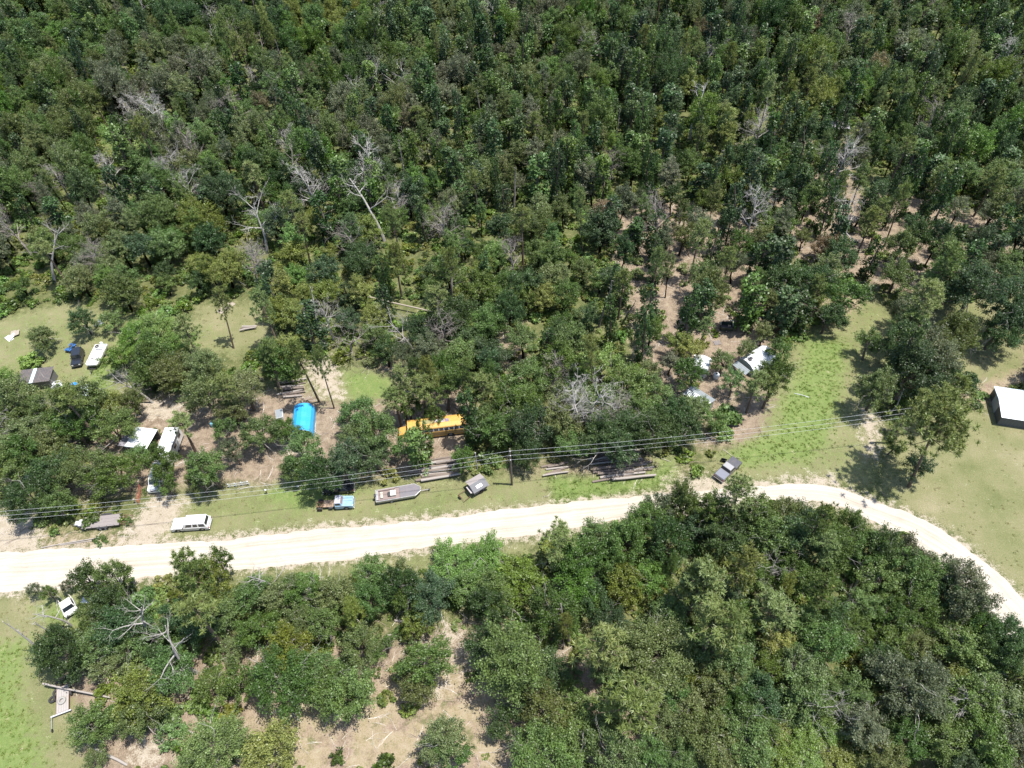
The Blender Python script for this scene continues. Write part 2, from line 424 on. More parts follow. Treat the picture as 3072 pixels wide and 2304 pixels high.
li = np.zeros(len(rm.loops), np.int32); rm.loops.foreach_get('vertex_index', li); ul.data.foreach_set('uv', uva[li].ravel())
def road_mat():
    m, t, o = new_mat('road_sand')
    u = N(t, 'ShaderNodeUVMap', uv_map='along'); geo = N(t, 'ShaderNodeNewGeometry'); P = geo.outputs['Position']
    mp = N(t, 'ShaderNodeMapping'); L(t, u.outputs[0], mp.inputs[0]); mp.inputs['Scale'].default_value = (0.035, 1.9, 1)
    st = noise(t, 1.0, 5, 0.6, mp.outputs[0])
    mp2 = N(t, 'ShaderNodeMapping'); L(t, u.outputs[0], mp2.inputs[0]); mp2.inputs['Scale'].default_value = (0.10, 6.0, 1)
    st2 = noise(t, 1.0, 4, 0.65, mp2.outputs[0])
    nm = noise(t, 0.35, 4, 0.6, P); nf = noise(t, 6.0, 4, 0.7, P)
    f = math_(t, 'ADD', math_(t, 'MULTIPLY', st, 0.45), math_(t, 'ADD', math_(t, 'MULTIPLY', st2, 0.3), math_(t, 'MULTIPLY', nm, 0.25)))
    c = ramp(t, f, [(0.36, (0.245, 0.205, 0.160)), (0.45, (0.305, 0.268, 0.220)), (0.55, (0.345, 0.312, 0.266)), (0.68, (0.37, 0.342, 0.298))])
    # wheel ruts: darker packed lines where tyres run, with a paler loose crown
    vv = N(t, 'ShaderNodeSeparateXYZ'); L(t, u.outputs[0], vv.inputs[0]); wv = math_(t, 'ADD', vv.outputs[1], math_(t, 'MULTIPLY', math_(t, 'SUBTRACT', nm, 0.5), 0.8))
    rut = None
    for y_ in (1.35, 2.95, 4.1):
        g_ = math_(t, 'SUBTRACT', 1.0, math_(t, 'MULTIPLY', math_(t, 'ABSOLUTE', math_(t, 'SUBTRACT', wv, y_)), 3.2), clamp=True); rut = g_ if rut is None else math_(t, 'MAXIMUM', rut, g_)
    c = mixc(t, math_(t, 'MULTIPLY', rut, math_(t, 'MULTIPLY', st2, 0.6)), c, (0.215, 0.175, 0.135))
    f2 = math_(t, 'MULTIPLY_ADD', nf, 0.40, 0.80)
    v = N(t, 'ShaderNodeCombineColor'); [L(t, f2, v.inputs[i]) for i in range(3)]
    c = mixc(t, 1.0, c, v.outputs[0], 'MULTIPLY')
    p = N(t, 'ShaderNodeBsdfPrincipled', Roughness=0.95); p.inputs['Specular IOR Level'].default_value = 0.1
    b = N(t, 'ShaderNodeBump', Strength=0.5, Distance=0.06); L(t, math_(t, 'ADD', st2, math_(t, 'MULTIPLY', nf, 0.4)), b.inputs['Height'])
    L(t, b.outputs[0], p.inputs['Normal']); L(t, c, p.inputs['Base Color']); L(t, p.outputs[0], o.inputs[0]); return m
rm.materials.append(road_mat())
tag(link('dirt_road', rm), 'pale sandy dirt road curving through the wood', kind='structure')

# ------------------------------------------------------------------ tree kit
def unit(v): return v / (np.linalg.norm(v, axis=-1, keepdims=True) + 1e-9)
def leaf_quads(pos, nrm, size, aspect, r):
    t = unit(np.cross(nrm, unit(r.normal(size=pos.shape)))); b = np.cross(nrm, t)
    s = size[:, None] * .5
    V = np.stack([pos - t * s, pos + b * s * aspect, pos + t * s, pos - b * s * aspect], 1).reshape(-1, 3)
    return V, np.arange(len(V)).reshape(-1, 4)
def leaf_mesh(name, V, F, tint, mat):
    me = bpy.data.meshes.new(name); fast_mesh(me, V, F)
    a = me.attributes.new('tint', 'FLOAT', 'POINT'); a.data.foreach_set('value', np.repeat(tint, F.shape[1]).astype(np.float32))
    me.materials.append(mat); return me
def clumps_to_leaves(C, rc, per, size, r, upb=0.55, flat=0.8, tintvar=0.22, spray=None):
    n = len(C); k = np.repeat(np.arange(n), per)
    d = unit(r.normal(size=(len(k), 3)) + np.array([0, 0, upb]))
    rad = rc[k] * r.uniform(.1, 1.35, len(k)) ** .75
    pos = C[k] + d * rad[:, None] * np.array([1, 1, flat])
    if spray is not None: pos = pos + spray[k] * (rc[k] * r.uniform(-.4, 1.9, len(k)) ** 1)[:, None]
    nrm = unit(d * .4 + np.array([0, 0, .55]) + r.normal(size=d.shape) * .6)
    sz = size * r.uniform(.6, 1.45, len(k))
    ct = 1 + r.normal(0, tintvar * .7, n)
    tint = np.clip(ct[k] * (1 + r.normal(0, tintvar, len(k))), .35, 1.9)
    return pos, nrm, sz, tint
def bough(mb, p, d, ln, r0, r, depth, kids, spread=.7, n=4, wob_=.18, up=.0):
    """bare branch that forks, ends as twigs"""
    pts = [p]; q = Vector(p); dd = Vector(d).normalized(); seg = 3 if depth > 1 else 2
    for i in range(seg):
        dd = (dd + Vector(r.normal(0, wob_, 3)) + Vector((0, 0, up))).normalized(); q = q + dd * (ln / seg); pts.append(q.copy())
    rr = [r0 * (1 - .62 * i / seg) for i in range(seg + 1)]
    mb.tube(pts, rr, n if depth > 1 else 3, cap=False)
    if depth <= 0: return
    for k in range(kids):
        i = int(r.integers(1, seg + 1)); b = pts[i]
        nd = (dd + Vector(r.normal(0, spread, 3))).normalized()
        bough(mb, b, nd, ln * float(r.uniform(.45, .72)), max(rr[i] * .6, .012), r, depth - 1, kids, spread, 3, wob_, up)

def make_oak(R, hz, zc, ncl, per, size, seed, bare=2, low=-.45):
    """broadleaf: lumpy open crown of leaf clumps on limbs, a few dead boughs sticking out"""
    r = np.random.default_rng(seed)
    ncl = int(ncl * 2.0)
    d = unit(r.normal(size=(ncl * 6, 3))); d = d[d[:, 2] > low]
    lob = unit(r.normal(size=(7, 3)) + np.array([0, 0, .35])); lump = np.max(np.clip(d @ lob.T, 0, 1) ** 3, 1)
    keep = r.random(len(d)) < .25 + .9 * lump; d = d[keep][:ncl]; lump = lump[keep][:ncl]     # limbs carry the leaves: gaps between them
    q = r.uniform(.25, 1.02, len(d)) ** .6
    C = d * (R * (.62 + .46 * lump) * q)[:, None] * np.array([1, 1, hz / R]) + np.array([0, 0, zc])
    rc = (R * .085 + .16) * r.uniform(.7, 1.6, len(d))
    pos, nrm, sz, tint = clumps_to_leaves(C, rc, int(per * 1.3), size * .55, r, .5, .55, .22, unit(d + r.normal(0, .45, d.shape) + np.array([0, 0, .15])))
    V, F = leaf_quads(pos, nrm, sz, .62, r); crown = leaf_mesh('oak_crown', V, F, tint, LEAF)
    mb = MB(); th = R * .055 + .05
    top = Vector((r.normal(0, .15), r.normal(0, .15), zc * .72)); mid = Vector((r.normal(0, .12), r.normal(0, .12), zc * .4))
    mb.tube([(0, 0, -.15), mid, top], [th * 1.3, th, th * .7], 6)
    for i in r.choice(len(C), min(len(C), 9), False):
        c = Vector(C[i]); mb.tube([mid.lerp(top, float(r.uniform(.3, 1))), top.lerp(c, .55) + Vector(r.normal(0, R * .06, 3)), c], [th * .5, th * .32, th * .1], 4, cap=False)
    db = MB()
    for i in range(bare):
        dd = Vector(unit(r.normal(size=3) + np.array([0, 0, .9])))
        bough(db, top, dd, float(R * r.uniform(.8, 1.25)), th * .42, r, 3, 2, .55)
    return mb.join(db, 'oak_trunk', BARK, DRYWOOD), crown, R
def make_pine(R, h, frac, nb, tuf, seed, needle=.5):
    """long bare trunk, open crown of needle tufts on upswept boughs"""
    r = np.random.default_rng(seed); mb = MB(); th = .10 + h * .0085
    bend = r.normal(0, .25, 2)
    def ax_(z): s = (z / h) ** 2; return Vector((bend[0] * s, bend[1] * s, z))
    mb.tube([ax_(z) - Vector((0, 0, .15 if z == 0 else 0)) for z in np.linspace(0, h * .97, 7)], list(np.linspace(th * 1.25, th * .3, 7)), 7)
    T = []
    for i in range(nb):
        u = i / (nb - 1); z = h * (1 - frac + frac * .93 * u); a = i * 2.4 + r.normal(0, .4)
        ln = R * (1.05 - .62 * u ** 1.6) * r.uniform(.65, 1.1)
        b = ax_(z); d = Vector((math.cos(a), math.sin(a), .12 + .5 * u)).normalized()
        e = b + d * ln + Vector((0, 0, ln * .10)); m = b.lerp(e, .5) - Vector((0, 0, ln * .05))
        mb.tube([b, m, e], [th * .28, th * .18, th * .07], 4, cap=False)
        for k in range(tuf):
            s = r.uniform(.42, 1.0); p = b.lerp(m, s * 2) if s < .5 else m.lerp(e, s * 2 - 1)
            T.append(p + Vector(r.normal(0, .16 + ln * .13, 3)))
    T.append(ax_(h)); T = np.array(T); per = 34
    k = np.repeat(np.arange(len(T)), per); d = unit(r.normal(size=(len(k), 3)) + np.array([0, 0, .55]))
    ln = needle * r.uniform(.7, 1.25, len(k)); t = unit(np.cross(d, r.normal(size=d.shape)))
    w = .05 * needle / .5
    V = np.stack([T[k] + t * w, T[k] + d * ln[:, None] + t * w * .3, T[k] + d * ln[:, None] - t * w * .3, T[k] - t * w], 1).reshape(-1, 3)
    ct = 1 + r.normal(0, .12, len(T)); tint = np.clip(ct[k] * (1 + r.normal(0, .16, len(k))), .4, 1.8)
    crown = leaf_mesh('pine_crown', V, np.arange(len(V)).reshape(-1, 4), tint, NEEDLE)
    return mb.mesh('pine_trunk', BARK), crown, R
def make_column(R, h, seed, per=42):
    """broken trunk wrapped in vines from the ground to the top"""
    r = np.random.default_rng(seed); n = int(h * 5.5)
    z = r.uniform(.03, 1, n); prof = R * (.55 + .45 * np.sin(z * 2.6 + .5)) * r.uniform(.5, 1.15, n)
    a = r.uniform(0, 6.283, n); C = np.stack([np.cos(a) * prof, np.sin(a) * prof, z * h], 1)
    rc = r.uniform(.35, .75, n) * (R / 1.5) ** .5
    pos, nrm, sz, tint = clumps_to_leaves(C, rc, per, .36, r, .35, 1.1)
    V, F = leaf_quads(pos, nrm, sz, .7, r); crown = leaf_mesh('vine_crown', V, F, tint, LEAF)
    mb = MB(); mb.tube([(0, 0, -.15), (r.normal(0, .15), r.normal(0, .15), h * .5), (r.normal(0, .2), r.normal(0, .2), h * .93)], [.24, .19, .10], 6)
    for i in range(4): bough(mb, Vector((0, 0, h * float(r.uniform(.5, .9)))), Vector(unit(r.normal(size=3) + np.array([0, 0, .4]))), R * 1.5, .06, r, 1, 2)
    return mb.mesh('vine_trunk', BARK), crown, R
def make_dead(h, seed, nb, ln, depth, kids, start=.35):
    r = np.random.default_rng(seed); mb = MB(); th = .09 + h * .011
    pts = [Vector((0, 0, -.15))]; q = Vector((0, 0, 0)); d = Vector((0, 0, 1))
    for i in range(6):
        d = (d + Vector((*r.normal(0, .07, 2), 0))).normalized(); q = q + d * h / 6; pts.append(q.copy())
    rr = list(np.linspace(th * 1.2, th * .22, 7)); j0 = max(1, int(start * 6))
    mb.tube(pts[:j0 + 1], rr[:j0 + 1], 6); tr = mb.mesh('dead_trunk', BARK)
    lb = MB(); lb.tube(pts[j0:], rr[j0:], 6)
    for i in range(nb):
        u = start + (1 - start) * (i + r.uniform(0, 1)) / nb; j = min(5, int(u * 6)); p = pts[j].lerp(pts[j + 1], u * 6 - j)
        a = i * 2.4 + r.normal(0, .5); dd = Vector((math.cos(a), math.sin(a), float(r.uniform(.35, 1.1)))).normalized()
        bough(lb, p, dd, ln * float(r.uniform(.6, 1.1)) * (1.15 - .6 * u), th * (.75 - .55 * u), r, depth, kids, .55, 4, .16, .04)
    return tr, lb.mesh('dead_limbs', BARK), ln
def make_bush(R, hz, ncl, per, size, seed, upb=.9):
    r = np.random.default_rng(seed)
    a = r.uniform(0, 6.283, ncl); q = R * np.sqrt(r.uniform(0, 1, ncl)) * .85
    C = np.stack([np.cos(a) * q, np.sin(a) * q, hz * r.uniform(.15, .8, ncl) * (1.05 - (q / R) ** 2 * .7)], 1)
    pos, nrm, sz, tint = clumps_to_leaves(C, R * r.uniform(.2, .38, ncl), per, size, r, upb, .75)
    pos[:, 2] = np.maximum(pos[:, 2], .03)
    V, F = leaf_quads(pos, nrm, sz, .6, r); crown = leaf_mesh('bush_leaves', V, F, tint, LEAF)
    mb = MB()
    for i in range(6):
        c = Vector(C[int(r.integers(ncl))]); mb.tube([(0, 0, -.1), c * .5 + Vector((*r.normal(0, .08, 2), .1)), c], [.05, .035, .015], 4, cap=False)
    return mb.mesh('bush_stems', BARK), crown, R

OAK_S = [make_oak(1.7, 1.6, 2.6, 24, 85, .27, 100 + i, i % 3) for i in range(5)]
OAK_M = [make_oak(2.8, 2.6, 4.3, 42, 95, .33, 120 + i, i % 5) for i in range(7)]
OAK_L = [make_oak(4.3, 3.5, 5.8, 74, 100, .38, 140 + i, 2 + i % 4) for i in range(6)]
OAK_T = [make_oak(2.0, 3.9, 6.6, 44, 80, .30, 160 + i, i % 3, -.75) for i in range(5)]
PINE = [make_pine(2.9, 15.0, .42, 22, 6, 200, .5), make_pine(3.4, 17.0, .38, 26, 6, 201, .52), make_pine(2.2, 13.0, .45, 18, 5, 202, .46), make_pine(2.5, 18.0, .28, 18, 6, 203, .5), make_pine(3.0, 14.0, .5, 26, 7, 204, .48), make_pine(6.0, 17.0, .42, 44, 11, 205, .62)]
COLM = [make_column(1.35 + .12 * i, 9.0 + 1.1 * (i % 4), 300 + i) for i in range(6)]
DEAD = [make_dead(11, 400, 12, 4.2, 4, 3), make_dead(12, 401, 14, 3.6, 3, 4, .3), make_dead(9, 402, 7, 3.4, 2, 3, .5), make_dead(13, 403, 5, 1.6, 2, 2, .6), make_dead(10, 404, 17, 3.2, 4, 3, .25), make_dead(8, 405, 9, 3.8, 3, 3, .3)]
BUSH = [make_bush(1.3, 1.4, 16, 70, .25, 500 + i) for i in range(4)] + [make_bush(1.0, 1.7, 14, 70, .24, 520 + i) for i in range(3)]

# leaf and bark tones (real base colours)
PAL = {'dark': [(.042, .078, .022), (.050, .086, .024), (.044, .074, .028)],
       'green': [(.080, .128, .028), (.090, .140, .030), (.072, .120, .028)],
       'olive': [(.105, .132, .040), (.112, .135, .044), (.098, .128, .038)],
       'grey': [(.108, .122, .066), (.118, .126, .074), (.100, .118, .062)],
       'yellow': [(.138, .164, .030), (.150, .170, .032), (.128, .158, .030)],
       'bright': [(.104, .176, .030), (.112, .180, .030)],
       'pine': [(.150, .186, .058), (.138, .176, .056), (.160, .190, .060)],
       'rust': [(.15, .105, .055), (.13, .11, .06)]}
WOODC = {'live': [(.085, .068, .052), (.10, .085, .066)], 'dead': [(.25, .23, .21), (.31, .29, .265), (.19, .165, .145)], 'pine': [(.11, .08, .06)], 'white': [(.40, .38, .35)]}
TREES = []     # dicts: kind, tone, x, y, r, h, tilt
def T(kind, tone, w, r, hs=1.0, lean=None, var=None):
    TREES.append(dict(kind=kind, tone=tone, x=w[0], y=w[1], r=r, hs=hs, lean=lean, var=var, hand=True)); return TREES[-1]
CODE = {'o': ('oak', 'green'), 'd': ('oak', 'dark'), 'l': ('oak', 'olive'), 'y': ('oak', 'yellow'), 'g': ('oak', 'grey'), 'v': ('oak', 'bright'), 'p': ('pine', 'pine'), 'c': ('col', 'dark'), 'C': ('col', 'green'), 'b': ('bush', 'green'), 'B': ('bush', 'bright'), 'Y': ('bush', 'yellow'), 'D': ('bush', 'dark'), 'r': ('oak', 'rust')}
def crowns(s, hs=1.0):
    """each entry: x, y of the crown's middle in the photograph, its radius, and what it is"""
    for e in s.split(';'):
        e = e.split()
        if not e: continue
        x, y, rp, c = float(e[0]), float(e[1]), float(e[2]), e[3]; kind, tone = CODE[c]
        h2 = float(e[4]) if len(e) > 4 else hs
        z = 3.0
        for _ in range(6):
            w = G(x, y, z); r = rp / SC(w)
            z = {'oak': r * 1.45 + .3, 'pine': 12.3, 'col': 5.5, 'bush': r * .6}[kind] * h2
        T(kind, tone, w, r, h2)
# south of the road, left
crowns('178 1248 33 d 1.7;235 1245 36 o 1.8;252 1300 42 d;67 1268 13 g 2.2;98 1275 15 o 2.2;135 1255 12 g 2.2;393 1240 44 p 1.1;460 1192 24 o 3;443 1262 48 y 1.4;412 1225 24 o 2.6;377 1322 36 d 1.2;433 1338 48 d;485 1330 44 o;540 1290 42 o;600 1283 40 l;660 1287 44 o;720 1290 44 l;560 1350 44 o;640 1352 40 l;700 1352 42 o;633 1400 52 y;600 1478 72 o;522 1480 36 o;705 1500 50 o;690 1440 44 o')
crowns('445 1612 66 o;612 1622 60 y;295 1488 56 y;300 1535 46 l;205 1560 44 o;130 1400 48 d 1.5;95 1412 30 d 1.4;200 1405 42 o;365 1440 50 o;340 1420 30 d;460 1490 36 o;265 1340 50 d;210 1328 38 l;265 1400 32 o;330 1375 34 o;230 1440 30 l;170 1440 30 d;560 1620 24 y;505 1400 28 l;190 1590 26 d;250 1560 28 o')
# south of the road, middle
crowns('795 1250 38 o;870 1258 42 d 1.4;797 1295 40 o;985 1220 56 v .55;1062 1222 58 v .5;1115 1250 52 v .6;1000 1265 44 o .7;1080 1285 46 o .8;940 1292 48 d;1050 1300 44 d;880 1300 36 o;1213 1152 44 p .75;1248 1210 52 o;1300 1160 40 o;1202 1318 52 o;1250 1270 44 v;1120 1420 82 o 1.15;1060 1400 46 d;1175 1460 46 d;911 1432 56 o;900 1480 40 l;783 1392 46 l;830 1400 26 o;766 1507 54 o;952 1590 46 l;970 1625 36 o;1178 1548 56 l;1173 1622 72 o;1230 1590 56 o;1090 1560 34 d;1295 1373 58 p 1.1;1376 1500 76 p .95;1428 1396 78 l 1.1;1318 1617 58 l;835 1640 13 B;1130 1500 36 d;900 1350 30 y;860 1230 26 l;1305 1440 40 o;1290 1540 44 o;1240 1500 30 o')
# south of the road, right
crowns('1510 1135 38 d;1560 1160 46 d 1.3;1480 1070 34 l 2.2;1600 1075 44 p .9;1667 1165 50 o 1.2;1707 1164 50 d 1.2;1800 1164 44 o 1.8;1770 1110 30 p;1880 1193 44 o;1400 1120 40 o 1.3;1360 1170 48 o 1.2;1440 1170 48 d 1.3;1330 1210 40 o;1350 1265 42 y;1400 1250 40 v;1515 1234 52 p .95;1585 1216 46 p 1.0;1667 1312 54 p .7;1777 1263 38 p .8;1555 1356 58 p 1.05;1580 1410 62 o;1905 1251 42 o;1969 1222 44 o 1.3;2091 1251 42 g 1.8;2050 1225 30 g 1.8;1986 1315 44 o;2056 1285 44 d 1.2;1930 1330 40 o;2068 1396 52 o;1789 1396 52 o;1735 1440 50 l;1730 1484 56 o;1650 1500 48 d;1969 1466 72 g 1.2;1900 1440 42 d;2160 1396 46 d 1.5;2114 1513 56 o;2172 1528 52 l;1870 1570 52 g;1930 1540 36 d;2114 1600 58 o;2190 1602 46 g;2033 1600 50 o;1533 1588 58 l;1620 1600 56 o;1570 1640 44 l;1823 1484 48 o;1850 1360 38 o;1620 1240 36 o;1720 1230 44 o;1480 1300 40 l;1450 1330 40 o;1620 1340 44 o;1690 1400 34 y;2010 1530 44 o;1990 1400 38 l;2120 1440 40 d;2060 1470 36 y;1470 1095 34 o 1.5;1540 1090 40 o 1.6;1585 1115 36 d 1.4;1640 1110 40 o 1.5;1690 1105 34 l 1.6;1745 1120 40 d 1.4;1830 1135 36 o 1.6;1920 1185 40 d 1.4;1985 1195 34 g 1.7;2040 1250 40 o 1.5;2105 1290 44 g 1.8;2135 1345 40 o 1.5;1420 1085 30 g 1.9;2185 1360 44 d 1.4;2200 1450 44 o;1640 1560 40 o;1700 1540 36 v .6;1590 1520 40 o;1660 1450 40 o;1780 1500 36 v;1800 1540 40 o;1960 1590 44 o;1900 1630 44 l;2080 1640 44 d;2150 1650 44 o;2200 1560 40 o;1450 1500 40 o;1440 1570 44 l;1400 1620 44 o;1460 1640 44 o;1500 1450 34 y;1860 1300 36 o;1800 1330 40 d;1740 1350 36 o;1940 1390 34 o;1570 1280 40 d;1540 1310 34 l')
crowns('1736 1610 44 v .5;1690 1620 44 v .5;1780 1590 44 v .5;1740 1570 40 v .5;1680 1580 36 y .5;1800 1640 40 y .5;1740 1650 40 v .5;1560 1480 48 l;1490 1420 40 o;1500 1530 40 l;1280 1300 40 d;1320 1340 36 d')
# yard on the left
crowns('177 690 28 d;238 692 23 o;87 733 30 l .7;70 780 26 B .8;290 733 46 v .7;262 775 36 v .8;335 715 44 v .8;350 762 42 o;325 774 46 o;378 797 46 l;310 815 30 o;447 780 46 l 1.3;453 849 42 l 1.3;523 832 46 l 1.2;581 785 42 o 1.2;400 740 34 v .8;30 867 46 l 1.2;105 855 50 l 1.3;175 867 46 l 1.3;150 913 50 o;58 930 50 l;232 878 36 y;245 925 40 o;190 995 52 l 1.1;250 1018 50 o;120 960 36 l;70 1065 52 d;110 1090 36 o;15 1010 46 o;10 930 40 l;453 1012 44 o 1.1;430 1040 30 l;343 985 34 o 1.5;558 930 40 l;610 925 30 o;656 975 42 o;697 1018 42 d 1.2;640 1010 30 o;735 1000 44 d 1.2;300 985 22 o;348 1035 26 o 1.5;500 880 30 l 1.3;480 925 22 o 1.6;20 960 30 d;120 1020 44 d;280 860 30 l 1.2;130 1000 30 y')
# behind the verge, middle
crowns('772 896 42 o;824 945 46 o;800 985 40 d;760 945 36 l;900 962 22 C 1.1;912 940 16 C 1;853 861 38 p .6;1022 913 20 c 1.1;1062 931 42 o;1109 878 46 o;1155 922 46 d 1.2;1202 913 42 l 1.1;1240 950 34 o;1289 948 46 d 1.2;1341 913 50 d 1.2;1405 931 46 d 1.2;1380 890 40 o;998 998 27 o;1353 832 44 o;1300 870 44 o;1440 890 38 d;1480 925 36 d;870 960 28 o;1140 980 30 d;1330 965 40 d;1230 860 40 l;1420 845 36 o;960 840 40 o 1.2;905 830 40 p .7;1040 830 36 p .7;1000 770 40 o;1150 810 44 o;1220 780 44 o;1300 790 44 v;1060 760 40 d;880 870 24 o 1.5;940 890 20 o 1.5')
# around the white tents and the track on the right
crowns('1521 660 20 c .9;1623 650 26 C 1.2;1690 669 24 c 1.1;1731 660 26 c 1.1;1700 610 40 d 1.2;1760 600 44 d 1.2;1498 812 36 o;1690 758 26 o;1680 797 36 o 1.9;1562 782 26 l;1585 825 24 o 1.2;1574 892 30 b;1560 930 24 B;1540 908 26 o;1490 760 26 y;1470 745 28 y;1605 750 20 l 1.6;1969 797 66 d 1.1;1900 830 40 l 1.4;2010 740 62 g 1.3;2060 715 50 l 1.2;1950 740 40 d 1.5;1990 640 46 p;2040 600 50 o;2110 620 60 d 1.2;2180 640 60 d 1.3;2160 700 50 d;2044 930 84 p 1.12;2085 850 38 p .8;1985 1010 28 d;1930 960 22 o;1948 920 20 o;1880 740 26 o 1.3;1830 640 40 o 1.2;1790 680 30 d 1.2;1515 870 20 o;2060 560 44 p;1940 590 36 l;1480 880 30 l')
# tall pines with bare leaning trunks: foot of the trunk in the photograph, height in metres, crown radius in metres
for x, y, h, r, ln in [(487, 1401, 15, 2.6, (2, -3)), (1475, 1345, 15, 3, None), (1504, 1443, 15, 3.2, None), (505, 752, 13, 1.8, (-8, 4)), (690, 868, 16, 2.2, (-6, 3)), (722, 882, 15, 1.5, (-2, 0)), (609, 765, 14, 2.2, (-8, 4)), (935, 897, 13, 1.9, None), (878, 905, 12, 2.2, (-3, 0)),
                       (979, 690, 17, 2.4, None), (1401, 668, 15, 1.6, None), (1488, 612, 14, 2.4, None), (1258, 545, 15, 1.6, None), (1130, 575, 14, 2, None), (1020, 880, 12, 2.0, None), (1612, 892, 9.5, 2.3, (0, 0)), (1648, 882, 9, 2.0, (2, 0)), (1935, 760, 10, 3, (4, 0)), (232, 968, 13, 2.6, (-12, 8)), (530, 905, 12, 2.4, (-6, 5)), (425, 980, 10, 2.2, (-5, 2)), (1216, 1402, 10, 1.2, (0, 0)), (1292, 1460, 10, 2.5, None), (600, 830, 12, 2, (-10, 3)), (1752, 690, 10, 2, None), (1505, 760, 8, 1.6, None), (1740, 1238, 11, 2.4, (2, 0)), (1335, 690, 12, 2.2, None)]:
    T('pine', 'pine', G(x, y), r, h / 15.0, ln)
# standing dead trees: foot, height, limb style, lean
for x, y, h, v, ln, c in [(425, 1453, 12, 2, (8, -2), 0), (340, 1385, 11, 2, (2, 2), 0), (112, 1420, 10, 3, (-10, 0), 0), (185, 1400, 10, 3, (-6, 4), 0), (155, 1352, 7, 2, (0, 0), 1), (620, 1290, 9, 2, (-2, 3), 0), (690, 1330, 6, 5, None, 2), (600, 1420, 5, 5, (30, 10), 0), (445, 395, 13, 1, (-4, 3), 2), (370, 320, 14, 4, (-3, 2), 1), (400, 430, 12, 4, (-6, 2), 0), (690, 470, 12, 4, (-5, 2), 1), (810, 450, 16, 1, (-4, 0), 1),
                          (830, 520, 15, 2, (-8, 2), 1), (970, 560, 14, 1, None, 2), (1490, 300, 13, 2, None, 3), (1790, 420, 13, 4, None, 1), (1630, 340, 12, 4, (4, 0), 0), (520, 300, 13, 4, None, 2), (120, 610, 13, 2, (-14, 4), 0), (75, 560, 12, 0, (-10, 2), 2), (960, 760, 10, 0, (10, 4), 2), (900, 770, 9, 5, (-15, 5), 0), (1260, 905, 12, 0, (18, -4), 1), (1190, 850, 9, 1, None, 2), (1110, 610, 10, 1, None, 2), (760, 760, 9, 5, (-20, 0), 2), (330, 870, 8, 5, (-10, 10), 0), (30, 990, 9, 0, None, 0), (150, 960, 8, 5, (20, 10), 0),
                          (1110, 480, 13, 3, None, 2), (880, 420, 14, 3, None, 2), (860, 240, 13, 2, None, 0), (640, 420, 12, 2, None, 2), (1820, 540, 11, 0, None, 1), (1610, 520, 12, 1, None, 1), (700, 320, 11, 3, None, 0), (1350, 690, 9, 3, (22, 0), 2), (2140, 1540, 9, 1, (40, 10), 1), (1660, 1270, 7, 5, (12, 0), 0), (1790, 1560, 7, 5, None, 0), (1230, 1390, 12, 3, (2, 0), 2), (2200, 230, 13, 4, None, 1), (1820, 130, 13, 1, None, 2), (560, 620, 10, 1, None, 2), (1330, 950, 10, 1, None, 2), (240, 610, 10, 4, None, 2), (1980, 330, 12, 1, None, 2)]:
    TREES.append(dict(kind='dead', tone='dead', x=G(x, y)[0], y=G(x, y)[1], r=3.0, h=h, hs=1, lean=ln, var=v, c=c, hand=True))

# views that stay open, as (x0, y0, x1, y1) in the photograph
KEEP = [(862, 890, 1012, 950), (632, 876, 692, 942), (262, 912, 352, 972), (340, 915, 402, 1000), (308, 1010, 376, 1066), (150, 1080, 300, 1150), (370, 1110, 462, 1155), (684, 1050, 772, 1112), (808, 1040, 930, 1096), (984, 1022, 1064, 1076), (1094, 965, 1116, 1050),
        (870, 980, 1012, 1042), (1165, 980, 1440, 1045), (1525, 985, 1605, 1040), (1485, 742, 1672, 822), (1468, 840, 1545, 905), (1548, 680, 1590, 718), (40, 785, 130, 830), (140, 735, 245, 810), (585, 875, 625, 905), (1900, 880, 1975, 970), (2135, 820, 2215, 925), (128, 1280, 215, 1335), (100, 1455, 180, 1590), (470, 650, 560, 725), (1640, 860, 1720, 930), (845, -10, 890, 14), (1790, 262, 1830, 290), (590, 825, 665, 865)]
def blocked(x, y, r):
    for a, b, c, d in KEEP:
        if x + r > a and x - r < c and y + r > b and y - r < d: return True
    return False
YARD = poly((215, 850), (560, 840), (800, 800), (1010, 880), (1010, 1020), (200, 1075), (80, 1100), (240, 960))
POWER = np.array([G(-200, 1070)[:2], G(1106, 1047)[:2], G(1922, 958)[:2]])

